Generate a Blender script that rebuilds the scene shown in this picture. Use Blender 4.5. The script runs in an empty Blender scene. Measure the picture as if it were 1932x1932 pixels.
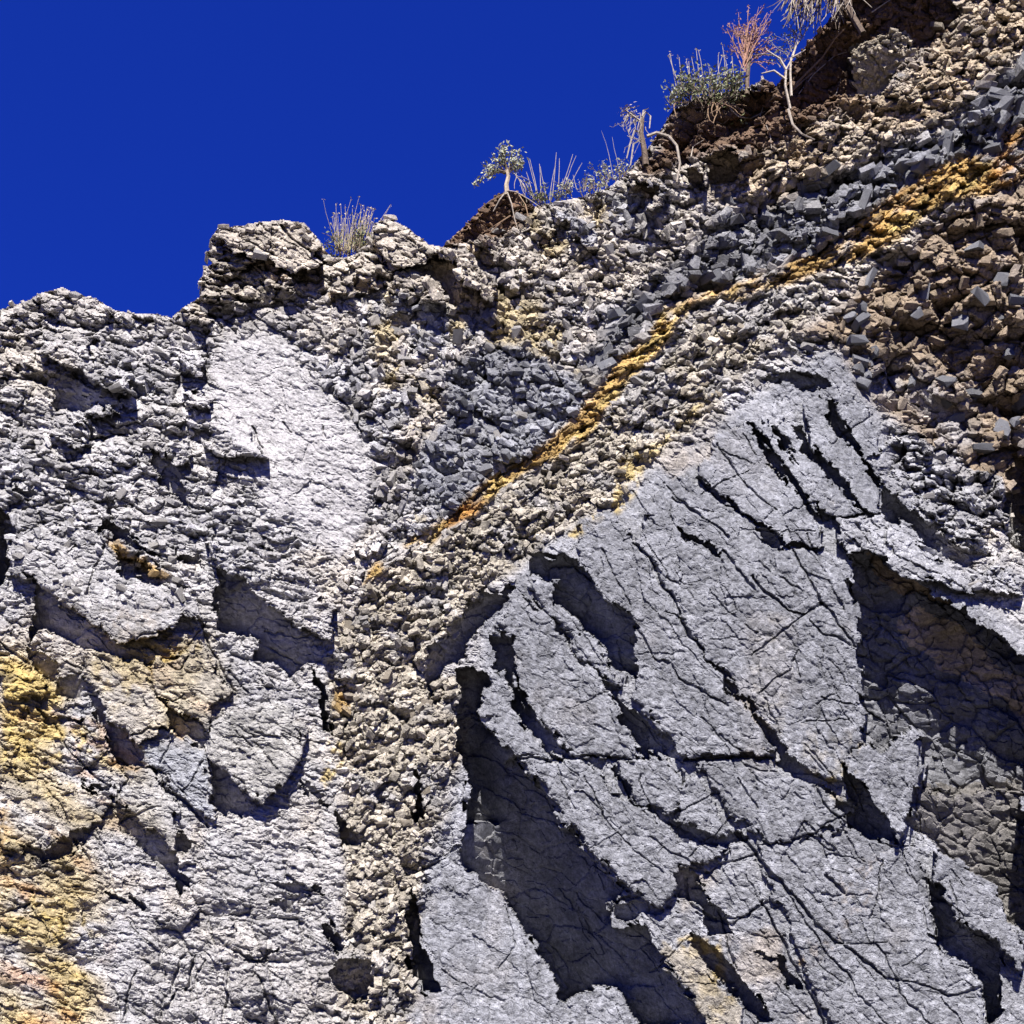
import bpy, bmesh, math, random, time
import numpy as np
from mathutils import Vector
T0 = time.time()
f4 = np.float32
scn = bpy.context.scene
COL = scn.collection

# ------------------------------------------------------------------ camera, sky, sun, exposure
PITCH, FOV = math.radians(25), math.radians(50)
CAM = np.array([0.0, 0.0, 1.6])
cd = bpy.data.cameras.new('camera'); cam = bpy.data.objects.new('camera', cd); COL.objects.link(cam)
cam.location = CAM; cam.rotation_euler = (math.pi/2 + PITCH, 0, 0)
cd.sensor_width = 36; cd.sensor_fit = 'HORIZONTAL'; cd.angle = FOV; cd.clip_start = 0.05; cd.clip_end = 2000
scn.camera = cam
SUN_EL, SUN_AZ = math.radians(48), math.radians(-3)      # sun stands behind the camera, a hair to the side
LS = np.array([math.sin(SUN_AZ)*math.cos(SUN_EL), -math.cos(SUN_AZ)*math.cos(SUN_EL), math.sin(SUN_EL)])
sd_ = bpy.data.lights.new('sun', 'SUN'); sd_.energy = 5.0; sd_.angle = math.radians(0.5); sd_.color = (1.0, 0.965, 0.91)
sun = bpy.data.objects.new('sun', sd_); COL.objects.link(sun)
sun.rotation_euler = Vector((-LS).tolist()).to_track_quat('-Z', 'Y').to_euler(); sun.location = (0, -10, 30)
w = bpy.data.worlds.new('World'); scn.world = w; w.use_nodes = True
nt = w.node_tree; nt.nodes.clear()
sky = nt.nodes.new('ShaderNodeTexSky'); sky.sky_type = 'NISHITA'; sky.sun_disc = False
sky.sun_elevation = SUN_EL; sky.sun_rotation = math.pi - SUN_AZ
sky.altitude = 3500; sky.air_density = 1.0; sky.dust_density = 0.1; sky.ozone_density = 5.0
hs = nt.nodes.new('ShaderNodeVectorMath'); hs.operation = 'MULTIPLY'; hs.inputs[1].default_value = (.05, .19, 1.42)   # deep high-altitude blue
bg = nt.nodes.new('ShaderNodeBackground'); bg.inputs['Strength'].default_value = 0.085
wo = nt.nodes.new('ShaderNodeOutputWorld')
gmn = nt.nodes.new('ShaderNodeGamma'); gmn.inputs['Gamma'].default_value = .5; nt.links.new(sky.outputs[0], gmn.inputs[0]); nt.links.new(gmn.outputs[0], hs.inputs[0]); nt.links.new(hs.outputs[0], bg.inputs[0]); nt.links.new(bg.outputs[0], wo.inputs[0])
scn.view_settings.view_transform = 'Standard'; scn.view_settings.look = 'None'; scn.view_settings.gamma = 1
scn.view_settings.use_curve_mapping = False
scn.view_settings.exposure = 1.25
scn.cycles.max_bounces = 5; scn.cycles.diffuse_bounces = 1

# ------------------------------------------------------------------ photo plan -> rock face
# the face was surveyed on a 1932-unit plan of the photograph; every survey point gets its own stand-off from a leaning datum plane
LEAN = math.radians(5)
NP = np.array([0, -math.cos(LEAN), math.sin(LEAN)])
FW = np.array([0, math.cos(PITCH), math.sin(PITCH)]); UP = np.array([0, -math.sin(PITCH), math.cos(PITCH)]); RT = np.array([1.0, 0, 0])
P0 = CAM + FW*9.0
TF = math.tan(FOV/2)
def ray(x, y):
    a = ((np.asarray(x, float)-966)/966*TF)[..., None]; b = ((966-np.asarray(y, float))/966*TF)[..., None]
    return FW + a*RT + b*UP
def scale_at(y):                                    # metres per plan unit on the datum
    r = ray(np.full_like(np.asarray(y, float), 966.0), y)
    return (np.dot(P0-CAM, NP)/(r@NP))*2*TF/1932
def place(x, y, h):                                 # h in plan units off the datum
    r = ray(x, y); s = scale_at(np.clip(y, -300, 2300))
    t = (np.dot(P0-CAM, NP)+h*s)/(r@NP)
    return CAM + r*t[..., None]
def proj(P):
    d = P-CAM; z = d@FW
    return 966+966*(d@RT)/z/TF, 966-966*(d@UP)/z/TF
# drop (plan units) per plan unit down the picture that just grazes the sun
def crit(y):
    y = np.asarray(y, float); P = place(np.full_like(y, 966.0), y, np.full_like(y, 10.0)); s = scale_at(y)
    S = P - LS*((10*s)/np.dot(LS, NP))[..., None]
    return 10/(proj(S)[1]-y)

ST = 2.0
def axis(lo, a, b, hi, st):
    def ext(n0, n1):
        o, d, p = [], st*1.25, n0
        while abs(p-n0) < abs(n1-n0):
            p += d*np.sign(n1-n0); d *= 1.22; o.append(p)
        return o
    return np.array(ext(a, lo)[::-1] + list(np.arange(a, b+.1, st)) + ext(b, hi), f4)
xs = axis(-700, -40, 1972, 2700, ST); ys = axis(-420, -24, 1960, 2420, ST)
NX, NY = len(xs), len(ys)
X, Y = np.meshgrid(xs, ys); X = X.astype(f4); Y = Y.astype(f4)
KK = crit(ys).astype(f4)

# ------------------------------------------------------------------ noise
def hsh(ix, iy, s):
    h = ix.astype(np.int64).astype(np.uint32)*np.uint32(374761393) + iy.astype(np.int64).astype(np.uint32)*np.uint32(668265263) + np.uint32((s*1274126177) & 0xffffffff)
    h = (h ^ (h >> np.uint32(13)))*np.uint32(1274126177)
    return h ^ (h >> np.uint32(16))
def vnoise(U, V, s):
    iu = np.floor(U); iv = np.floor(V); a = U-iu; b = V-iv
    a = a*a*(3-2*a); b = b*b*(3-2*b); iu = iu.astype(np.int32); iv = iv.astype(np.int32)
    g = lambda i, j: (hsh(iu+i, iv+j, s) & np.uint32(0xffff)).astype(f4)*f4(2/65535)-f4(1)
    return (g(0,0)*(1-a)+g(1,0)*a)*(1-b) + (g(0,1)*(1-a)+g(1,1)*a)*b
def fbm(x, y, size, s, oct=4, aspect=1.0, theta=0, gain=.5):
    c, n = math.cos(math.radians(theta)), math.sin(math.radians(theta))
    U = (x*c+y*n)/(size*aspect); V = (-x*n+y*c)/size; o = 0; a = 1.0; t = 0
    for k in range(oct):
        o = o + vnoise(U, V, s+k*17)*f4(a); t += a; a *= gain; U = U*f4(2.03)+f4(7.3); V = V*f4(2.03)+f4(3.1)
    return (o/f4(t)).astype(f4)
def shards(x, y, size, aspect, theta, s, tilt=.5, bias=.5):
    """angular broken pieces: height in units of piece size, gap to the next piece, a random number per piece"""
    c, n = math.cos(math.radians(theta)), math.sin(math.radians(theta))
    U = ((x*c+y*n)/(size*aspect)).astype(f4); V = ((-x*n+y*c)/size).astype(f4)
    iu = np.floor(U).astype(np.int32); iv = np.floor(V).astype(np.int32)
    F1 = np.full(U.shape, 9, f4); F2 = F1.copy(); ID = np.zeros(U.shape, np.uint32); DU = np.zeros(U.shape, f4); DV = DU.copy()
    for i in (-1, 0, 1):
        for j in (-1, 0, 1):
            h = hsh(iu+i, iv+j, s)
            du = U-(iu+i+.5+((h & np.uint32(1023)).astype(f4)/1023-.5)*.9); dv = V-(iv+j+.5+(((h >> np.uint32(10)) & np.uint32(1023)).astype(f4)/1023-.5)*.9)
            d = du*du+dv*dv; m = d < F1
            F2 = np.where(m, F1, np.minimum(F2, d)); F1 = np.where(m, d, F1); ID = np.where(m, h, ID); DU = np.where(m, du, DU); DV = np.where(m, dv, DV)
    q = hsh(ID.view(np.int32), np.zeros_like(iu), 5)
    r0 = (q & np.uint32(255)).astype(f4)/255; r1 = ((q >> np.uint32(8)) & np.uint32(255)).astype(f4)/127.5-1; r2 = ((q >> np.uint32(16)) & np.uint32(255)).astype(f4)/127.5-1
    r3 = ((q >> np.uint32(24)) & np.uint32(255)).astype(f4)/255
    dx = DU*aspect*c-DV*n; dy = DU*aspect*n+DV*c
    s1 = ((q >> np.uint32(4)) & np.uint32(255)).astype(f4)/255; s2 = ((q >> np.uint32(12)) & np.uint32(255)).astype(f4)/127.5-1
    up = tilt*(r1*dx+r2*dy) + bias*dy
    dn = .22+.25*s1 + tilt*s2*dx*1.2 - (.6+1.9*s1*(bias+tilt))*dy
    h = r0 + np.minimum(up, dn)
    return h, np.sqrt(F2)-np.sqrt(F1), r3

# shared warp makes every outline ragged the same way
WX = X + 7*fbm(X, Y, 46, 11, 3) + 3.2*fbm(X, Y, 11, 12, 2)
WY = Y + 7*fbm(X, Y, 46, 13, 3) + 3.2*fbm(X, Y, 11, 14, 2)
WX2 = X + 30*fbm(X, Y, 120, 15, 4); WY2 = Y + 30*fbm(X, Y, 120, 16, 4)

_h, _e, _a = shards(X, Y, 24, 1.5, 40, 201); _h, _e, _b = shards(X, Y, 17, 1.3, 30, 202)
WXJ = WX+15*(_a-.5)+2*fbm(X, Y, 5, 203, 1); WYJ = WY+13*(_b-.5)+2*fbm(X, Y, 5, 204, 1); del _h, _e, _a, _b

def sdf(poly, GX, GY, pad=12):
    p = np.array(poly, f4); x0, y0 = p.min(0)-pad-14; x1, y1 = p.max(0)+pad+14
    i0, i1 = np.searchsorted(xs, [x0, x1]); j0, j1 = np.searchsorted(ys, [y0, y1])
    i0, j0 = max(i0-1, 0), max(j0-1, 0); sl = (slice(j0, j1+1), slice(i0, i1+1))
    x = GX[sl]; y = GY[sl]; ins = np.zeros(x.shape, bool); dm = np.full(x.shape, 1e9, f4)
    for k in range(len(p)):
        ax, ay = p[k]; bx, by = p[(k+1) % len(p)]
        ex, ey = bx-ax, by-ay; L = ex*ex+ey*ey+1e-9
        t = np.clip(((x-ax)*ex+(y-ay)*ey)/L, 0, 1); d = (x-ax-t*ex)**2+(y-ay-t*ey)**2
        dm = np.minimum(dm, d)
        if ay != by:
            ins ^= ((ay > y) != (by > y)) & (x < ex*(y-ay)/(ey)+ax)
    d = np.sqrt(dm)
    return sl, np.where(ins, -d, d)
def sstep(a, b, t):
    t = np.clip((t-a)/(b-a), 0, 1); return t*t*(3-2*t)
def zone(poly, soft=22, warp=True):
    sl, d = sdf(poly, WX2 if warp else X, WY2 if warp else Y, soft+34); W = np.zeros(X.shape, f4); W[sl] = 1-sstep(-soft, soft, d); return W
def blur(A, n):
    for ax in (0, 1):
        c = np.cumsum(np.concatenate([np.repeat(np.take(A, [0], ax), n+1, ax), A, np.repeat(np.take(A, [-1], ax), n, ax)], ax), ax)
        k = 2*n+1
        A = (np.take(c, range(k, c.shape[ax]), ax)-np.take(c, range(0, c.shape[ax]-k), ax))/k
    return A.astype(f4)

# enlarged survey sheets, back to the 1932 plan
def sh(x0, y0, w_, px=1932):
    k = w_/px*.644
    return lambda *a: [(x0*.644+k*a[i], y0*.644+k*a[i+1]) for i in range(0, len(a), 2)]
A1 = sh(0, 700, 1000); A2 = sh(900, 500, 1000); A3 = sh(1800, 0, 1200); A4 = sh(0, 1500, 1000); A5 = sh(900, 1400, 1000)
A6 = sh(1700, 1000, 1300); A7 = sh(0, 2200, 1300); A8 = sh(1200, 2000, 1800)
B1 = sh(1900, 0, 600); B2 = sh(2300, 0, 700); B3 = sh(1250, 380, 700); B4 = sh(550, 580, 700, 1092); B5 = sh(2300, 500, 700, 1092)
C1 = sh(2150, 850, 850, 1092); C2 = sh(1900, 2000, 1100, 1092); C3 = sh(0, 1800, 700, 1092); C4 = sh(1400, 1000, 700, 1092)
def PP(*a): return [(a[i], a[i+1]) for i in range(0, len(a), 2)]

# ------------------------------------------------------------------ large form
ctl = np.array([  # x, y, stand-off
 (0,600,-10),(0,900,0),(0,1300,0),(0,1932,10),(200,580,-20),(200,800,0),(200,1100,15),(200,1500,0),(250,1900,15),
 (400,600,-30),(400,850,5),(400,1100,10),(420,1400,5),(430,1700,0),(600,700,0),(600,950,10),(560,1150,0),(600,1350,-20),(620,1600,-15),(560,1850,10),
 (700,500,0),(800,700,0),(760,1000,-5),(720,1250,0),(760,1500,0),(720,1800,0),(1000,450,0),(950,650,0),(950,850,-15),(900,1050,0),(900,1300,-25),
 (1000,1600,-30),(1000,1900,-10),(1200,420,0),(1200,600,0),(1150,900,0),(1150,1150,15),(1200,1400,15),(1250,1700,10),(1300,1900,0),
 (1290,190,70),(1300,290,30),(1400,480,20),(1400,650,0),(1400,900,15),(1450,1200,35),(1480,1450,30),(1500,1750,25),
 (1400,170,75),(1420,290,42),(1480,130,85),(1490,290,45),(1600,0,120),(1600,220,72),(1600,400,38),(1700,-100,150),(1700,140,92),(1700,330,52),(1780,-200,170),(1780,50,112),
 (1900,-150,150),(1900,150,104),(1900,300,76),(1900,420,56),(1750,420,42),(1500,520,15),(1500,640,0),(1650,560,5),(1700,700,-52),(1800,560,-5),(1900,600,-20),(1900,760,-90),(1750,780,-82),(1620,720,-15),
 (1600,900,0),(1750,950,-90),(1620,1050,15),(1900,950,-140),(1850,1100,-60),(1750,1080,-20),(1932,1250,-60),
 (1750,1300,-10),(1900,1500,-20),(1800,1700,0),(1750,1900,10),(1932,1900,0),(-600,900,-60),(-600,1800,0),(2600,0,300),(2600,900,-100),(2600,1800,0),(2000,-400,200),(1600,-300,240),(900,2400,40),(0,2400,40),(1800,2400,30)], f4)
cx_, cy_ = np.meshgrid(np.linspace(-720, 2720, 116), np.linspace(-440, 2440, 98))
# thin-plate spline through the control points
def tps(c):
    n = len(c); r = np.hypot(c[:, None, 0]-c[None, :, 0], c[:, None, 1]-c[None, :, 1])/500
    K = np.where(r > 0, r*r*np.log(np.maximum(r, 1e-6)), 0)+np.eye(n)*.02
    P = np.c_[np.ones(n), c[:, :2]/500]; M = np.zeros((n+3, n+3)); M[:n, :n] = K; M[:n, n:] = P; M[n:, :n] = P.T
    return np.linalg.solve(M, np.r_[c[:, 2], 0, 0, 0])
cw = tps(ctl.astype(float)); rr = np.hypot(cx_[..., None]-ctl[:, 0], cy_[..., None]-ctl[:, 1])/500
G = (np.where(rr > 0, rr*rr*np.log(np.maximum(rr, 1e-6)), 0)@cw[:len(ctl)] + cw[-3] + cw[-2]*cx_/500 + cw[-1]*cy_/500)
ui = np.clip((xs+720)/(3440/115), 0, 114.999); vi = np.clip((ys+440)/(2880/97), 0, 96.999)
a = ui.astype(int); b = vi.astype(int); fu = (ui-a)[None, :]; fv = (vi-b)[:, None]
BASE = ((G[b][:, a]*(1-fu)+G[b][:, a+1]*fu)*(1-fv)+(G[b+1][:, a]*(1-fu)+G[b+1][:, a+1]*fu)*fv).astype(f4)
BASE = blur(BASE, 12)

# ------------------------------------------------------------------ rock kinds
C_ = lambda *c: np.array(c, f4)
CREAM = C_(.48,.42,.345); PALE = C_(.415,.395,.385); GREY = C_(.222,.224,.243); LAV = C_(.31,.308,.325); TAN = C_(.38,.335,.265); OCHRE = C_(.42,.27,.095)
YEL = C_(.44,.33,.12); SOIL = C_(.15,.092,.055); DARK = C_(.13,.135,.16); BROWN = C_(.30,.22,.14); SAND = C_(.43,.335,.225); RUST = C_(.33,.15,.035)
Z = {}
Z['smooth'] = zone(PP(430,640,520,640,580,690,640,760,700,850,705,930,680,1030,640,1060,560,1010,500,930,440,850,395,780,390,700), 20)
Z['slope'] = zone(PP(600,640,640,590,900,470,1000,380,1100,380,1250,330,1420,420,1480,360,1560,330,1600,430,1450,520,1300,590,1130,720,960,880,850,980,720,1100,640,1200,640,1060,700,1000,710,880,650,760,600,690), 26)
Z['blocky'] = zone(PP(840,690,900,650,985,650,1080,720,1100,760,1010,830,930,940,840,960,790,900,800,830,850,780), 14)
Z['dark'] = zone(PP(1250,520,1330,440,1400,360,1480,350,1600,320,1740,240,1860,140,1960,90,1960,240,1800,330,1640,440,1560,490,1420,530,1320,580,1220,640,1100,740,1060,740,1150,620), 26)
Z['ochre'] = zone(PP(700,1112,730,1060,790,1010,850,965,930,900,1000,845,1080,770,1200,660,1290,585,1400,525,1540,475,1600,430,1680,370,1800,300,1940,220,1990,190,1990,290,1860,370,1700,440,1600,500,1480,540,1330,590,1220,690,1100,810,1000,890,900,970,850,990,790,1040,740,1090), 8)
Z['tan'] = zone(PP(700,1120,800,1030,900,975,1000,900,1130,790,1260,680,1400,560,1560,540,1500,620,1420,700,1290,830,1200,900,1090,1010,1000,1060,930,1100,860,1190,800,1280,880,1290,870,1500,850,1560,870,1700,780,1700,790,1932,620,1950,640,1700,640,1500,610,1350,620,1250), 16)
Z['slabs'] = zone(PP(1060,1000,1180,920,1290,850,1420,760,1560,650,1640,700,1680,900,1830,1100,1950,1260,1950,1980,780,1980,790,1650,900,1300,900,1180,960,1110), 20)
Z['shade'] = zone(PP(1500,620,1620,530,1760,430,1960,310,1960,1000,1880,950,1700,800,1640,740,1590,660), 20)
Z['soil'] = zone(PP(1190,320,1290,240,1420,190,1480,130,1600,-60,1700,-200,1830,-60,1760,40,1700,120,1600,200,1480,260,1400,290,1300,300,1220,340), 14)
Z['soilb'] = zone(PP(835,470,930,350,990,350,1010,390,985,430,950,440,930,460,880,450), 8, False)
Z['brown'] = zone(PP(1330,360,1400,290,1480,250,1560,210,1700,140,1790,20,1850,-80,2000,-200,2000,60,1900,120,1760,210,1650,300,1560,340,1430,400), 22)
Z['yellow'] = zone(PP(0,1220,150,1260,250,1180,400,1200,420,1300,330,1400,250,1400,300,1560,120,1560,200,1700,180,1980,0,1980), 40)
Z['lumps'] = zone(PP(230,1960,290,1750,400,1690,560,1680,640,1760,630,1960), 18)
rem = 1.0
for k in ('slope','blocky','dark','ochre','tan','slabs','shade','soil','soilb','brown','smooth'): pass
LEFT = np.clip(1-Z['slope']-Z['tan']-Z['slabs']-Z['shade']-Z['soil']-Z['brown']-Z['dark']-Z['ochre'], 0, 1)

HR = np.zeros(X.shape, f4); TINT = np.zeros(X.shape, f4); CR = np.ones(X.shape, f4)
def add(W, size, aspect, theta, amp, s, tilt=.5, bias=.5, gap=.0, tint=.0, gmin=.12):
    m = W > .02
    if not m.any(): return
    h, e, r = shards(WX[m], WY[m], size, aspect, theta, s, tilt, bias)
    k = W[m]
    HR[m] += k*(amp*(h-.5)*size - gap*size*(1-sstep(0, gmin, e)))
    TINT[m] += k*tint*(r-.5)*2
F = LEFT*(1-.8*Z['smooth']); F2_ = F*(1-.55*sstep(980, 1120, Y))
add(F2_, 70, 1.9, 26, .22, 101, .6, .45, .06, .10); add(F2_, 28, 2.2, 24, .34, 102, .8, .5, .12, .16); add(F2_, 12, 2.6, 22, .50, 103, .9, .6, .12, .2); add(F, 7, 2., 14, .34, 104, .9, .6, .08, .2)
add(Z['smooth'], 40, 2.0, 30, .05, 110, .5, .3, .02, .06); add(Z['smooth'], 16, 3.0, 26, .09, 111, .6, .5, .03, .08); add(Z['smooth'], 8, 2.0, 20, .14, 112, .6, .5, .0, .1)
sm = np.clip(Z['slope'], 0, 1)*(1-Z['blocky'])*(1-Z['dark']*.6)*(1-Z['ochre'])
add(sm, 52, 1.4, 40, .26, 120, .8, .4, .06, .14); add(sm, 25, 1.4, 35, .42, 121, .9, .5, .12, .22); add(sm, 12, 1.4, 25, .55, 122, .9, .5, .12, .24); add(sm, 7, 1.2, 10, .22, 123, .8, .5, .06, .2)
add(Z['blocky'], 48, 1.7, 38, .48, 131, .5, .3, .20, .16, .10); add(Z['blocky'], 18, 1.6, 38, .34, 132, .6, .4, .12, .18)
dk = Z['dark']*(1-Z['ochre'])*(1-Z['blocky'])
add(dk, 50, 1.5, -32, .50, 140, .9, .4, .10, .2); add(dk, 24, 1.5, -30, .60, 141, .9, .5, .14, .24); add(dk, 11, 1.4, -26, .40, 142, .9, .5, .10, .24)
add(Z['ochre'], 26, 3.2, -38, .30, 151, .7, .5, .14, .22); add(Z['ochre'], 10, 2.8, -38, .60, 152, .9, .6, .14, .34)
tn = np.clip(Z['tan'], 0, 1)*(1-Z['ochre'])*(1-Z['slabs']*.7)
add(tn, 56, 1.3, -35, .30, 160, .8, .4, .08, .12); add(tn, 26, 1.3, -33, .46, 161, .9, .45, .12, .16); add(tn, 13, 1.25, -30, .58, 162, .9, .45, .14, .2); add(tn, 7, 1.2, -20, .25, 163, .8, .5, .06, .2)
sb = Z['slabs']*(1-tn*.5)
add(sb, 90, 2.2, 50, .07, 171, .3, .08, .012, .06, .03); add(sb, 34, 2.0, 48, .12, 172, .5, .2, .03, .10, .06); add(sb, 13, 1.7, 42, .17, 173, .6, .3, .04, .14); add(sb, 7, 1.5, 30, .14, 174, .6, .3, .0, .14)
add(Z['shade'], 80, 1.5, -35, .42, 181, .7, .3, .06, .12); add(Z['shade'], 34, 1.4, -30, .46, 182, .9, .4, .10, .16); add(Z['shade'], 14, 1.4, -20, .36, 183, .8, .4, .08, .18)
so = np.maximum(Z['soil'], Z['soilb'])
add(so, 30, 1.3, -30, .40, 191, .7, .2, .06, .15); add(so, 11, 1.2, 0, .55, 192, .8, .3, .1, .2)
add(Z['brown'], 34, 1.4, -35, .34, 195, .8, .4, .1, .16); add(Z['brown'], 14, 2.0, -34, .60, 196, .9, .5, .12, .26); add(Z['brown'], 7, 1.8, -30, .3, 1961, .9, .5, .08, .24)
add(Z['yellow'], 120, 1.8, 30, .09, 197, .4, .2, .03, .06); add(Z['yellow'], 18, 3.2, 22, .26, 1971, .8, .5, .06, .16)
add(Z['lumps'], 70, 1.5, 68, .22, 198, .6, .3, .08, .06); add(Z['lumps'], 26, 1.6, 60, .2, 199, .6, .3, .05, .1)
HR += 1.6*fbm(X, Y, 7, 21, 2) + 6*fbm(X, Y, 90, 22, 3)*(1-Z['slabs']*.6)

# ------------------------------------------------------------------ colour of the rock itself
def mixc(Cc, W, col): return Cc*(1-W[..., None])+col*W[..., None]
n1 = fbm(X, Y, 120, 31, 4); n2 = fbm(X, Y, 45, 32, 4, 2.0, 30); n3 = fbm(X, Y, 14, 33, 3)
CC = np.broadcast_to(PALE, X.shape+(3,)).astype(f4).copy()
CC = mixc(CC, sstep(-.25, .35, n2)*.45, LAV); CC = mixc(CC, sstep(.1, .5, n1)*.6, CREAM)
CC = mixc(CC, sstep(700, 480, Y)*.7*LEFT, CREAM)
CC = mixc(CC, Z['smooth']*.8, C_(.45,.43,.43))
CC = mixc(CC, Z['slope']*.9, PALE*.9); CC = mixc(CC, Z['slope']*sstep(-.35,.25,n1+.3*n2)*.75, CREAM); CC = mixc(CC, Z['slope']*sstep(.0,.5,-n1+.4*n2)*.6, LAV)
CC = mixc(CC, Z['slope']*sstep(.25,.55,fbm(X,Y,80,35,4))*.6, YEL)
CC = mixc(CC, Z['dark']*.9, GREY*.72); CC = mixc(CC, Z['blocky']*.95, GREY)
CC = mixc(CC, Z['tan']*.9, TAN*1.05); CC = mixc(CC, Z['tan']*sstep(0,.4,n2)*.6, LAV)
CC = mixc(CC, Z['slabs']*.95, GREY*1.05); CC = mixc(CC, Z['slabs']*sstep(-.1,.5,n2+.6*n3)*.55, LAV*1.15); CC = mixc(CC, Z['slabs']*sstep(.25,.6,n1)*.35, SAND)
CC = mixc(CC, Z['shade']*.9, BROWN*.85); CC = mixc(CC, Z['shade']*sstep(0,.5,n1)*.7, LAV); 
CC = mixc(CC, Z['brown']*.9, SAND*1.0); CC = mixc(CC, Z['brown']*sstep(0,.5,n2)*.6, CREAM)
CC = mixc(CC, so*.97, SOIL)
CC = mixc(CC, Z['yellow']*sstep(-.25,.35,fbm(X,Y,90,36,4,1.8,20))*.75, YEL); CC = mixc(CC, Z['yellow']*sstep(.1,.5,fbm(X,Y,40,37,4,2,20))*.5, RUST*1.2); CC = mixc(CC, Z['yellow']*sstep(.0,.5,fbm(X,Y,60,38,4,2,20))*.6, GREY)
CC = mixc(CC, Z['lumps']*.7, PALE*.92)
oc = Z['ochre']*sstep(-.55,.1,fbm(X,Y,26,39,3,2.5,-38)+.1)
CC = mixc(CC, oc, OCHRE); CC = mixc(CC, oc*sstep(.05,.5,fbm(X,Y,50,40,3,2,-38))*.8, RUST); CC = mixc(CC, oc*sstep(.1,.5,fbm(X,Y,30,41,3,3,-38))*.7, YEL*1.1)
def stain(poly, col, k=.8, soft=14, thr=-.2, size=18, seed=50):
    W = zone(poly, soft)*sstep(thr, thr+.45, fbm(X, Y, size, seed, 4))*k
    global CC
    m = W > .01; CC[m] = CC[m]*(1-W[m][:, None])+col*W[m][:, None]
stain(A4(300,380,420,400,560,520,700,520,900,470,960,560,860,640,680,740,560,640,400,540), OCHRE, .75, 14, 0, 12, 51)
stain(A4(640,180,740,190,900,300,960,340,900,370,800,330,690,270), OCHRE, .95, 8, -.4, 16, 52)
stain(A4(490,800,700,820,850,870,880,950,760,1080,650,1150,560,1050,500,950), YEL, .85, 14, -.2, 20, 53)
stain(A4(820,680,1000,640,1120,620,1150,760,900,880,830,820), YEL, .8, 12, -.1, 18, 54)
stain(A4(0,820,200,860,300,1000,280,1080,0,1080), YEL*1.15, .9, 14, -.4, 22, 55)
stain(A4(0,1080,280,1080,520,1200,640,1400,420,1480,0,1450), YEL, .8, 20, -.1, 22, 56)
stain(A7(0,150,60,200,60,460,0,480), OCHRE, .7, 14, -.2, 14, 57); stain(A7(0,600,240,640,440,760,430,1060,260,1060,200,860,0,860), YEL*.8, .75, 20, 0, 22, 58)
stain(A5(140,1160,240,1180,260,1280,160,1300), OCHRE, .9, 6, -.4, 12, 59); stain(A5(80,1500,160,1520,170,1640,100,1760,60,1740,80,1640), YEL*1.1, .8, 6, -.3, 14, 60)
stain(C2(90,750,200,760,270,930,180,993,140,900), YEL, .85, 10, -.3, 16, 61); stain(C2(420,180,620,140,600,330,520,330,400,250), YEL, .6, 14, -.1, 16, 62)
stain(C2(560,540,700,480,640,660,450,820,380,820,520,680), OCHRE, .7, 14, .0, 12, 63); stain(A6(780,1200,900,1240,880,1500,1150,1700,1150,1900,900,1800,740,1500), YEL, .45, 24, .0, 18, 64)
stain(C4(720,520,860,480,990,300,1080,230,960,380,820,560,620,760,420,920,390,900,560,740), YEL*1.1, .8, 8, -.3, 14, 65)

# ------------------------------------------------------------------ slabs, blocks, hollows
H = BASE + HR
SHP = BASE.copy()
LB = np.zeros(X.shape, np.int16)
INFO = {}
def label(name, text, cat, group=None, col=None): 
    i = len(INFO)+1; INFO[i] = (name, text, cat, group); return i
def slab(poly, h, gx=0., gy=0., lb=0, col=None, ck=.8, bev=6, rough=1., round_=0.):
    """a proud piece of rock: flat top, worn rim"""
    sl, d = sdf(poly, WXJ, WYJ); m = d < 0
    p = np.array(poly); cx, cy = p.mean(0)
    top = blurB[sl] + h + gx*(X[sl]-cx)+gy*(Y[sl]-cy) + HR[sl]*rough - bev*np.exp(d/ (bev*.6))*.8
    if round_: top = top - round_*np.clip(1+d/max(20., -d.min()), 0, 1)**2
    H[sl] = np.where(m, top, H[sl]); SHP[sl] = np.where(m, blurB[sl]+h+gx*(X[sl]-cx)+gy*(Y[sl]-cy), SHP[sl])
    if lb: LB[sl] = np.where(m, lb, LB[sl])
    if col is not None:
        k = (ck*(1-sstep(-5, 0, d)))[..., None]; CC[sl] = CC[sl]*(1-k)+col*(.85+.3*(n3[sl][..., None]+n2[sl][..., None]*.5))*k
blurB = BASE
_h, _e, _r = shards(WX, WY, 46, 1.7, 38, 301, .6, .1); HF = 11*(_h-.6)-4*(1-sstep(0, .1, _e)); _h, _e, _r2 = shards(WX, WY, 15, 1.5, 35, 302, .7, .2); HF += 5*(_h-.7); del _h, _e
print('crit', KK[::150])
def crack(pl, wd=3., dp=10.):
    p = np.array(pl, f4); x0, y0 = p.min(0)-wd-16; x1, y1 = p.max(0)+wd+16
    i0, i1 = np.searchsorted(xs, [x0, x1]); j0, j1 = np.searchsorted(ys, [y0, y1]); sl = (slice(j0, j1+1), slice(i0, i1+1))
    x = WX[sl]; y = WY[sl]; dm = np.full(x.shape, 1e9, f4)
    for k in range(len(p)-1):
        ax, ay = p[k]; ex, ey = p[k+1]-p[k]; t = np.clip(((x-ax)*ex+(y-ay)*ey)/(ex*ex+ey*ey+1e-9), 0, 1)
        dm = np.minimum(dm, (x-ax-t*ex)**2+(y-ay-t*ey)**2)
    d = np.sqrt(dm); wv = wd*(.6+.8*(n3[sl]+.5)); H[sl] -= dp*(1-sstep(.35, 1., d/np.maximum(wv, .5)))
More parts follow.
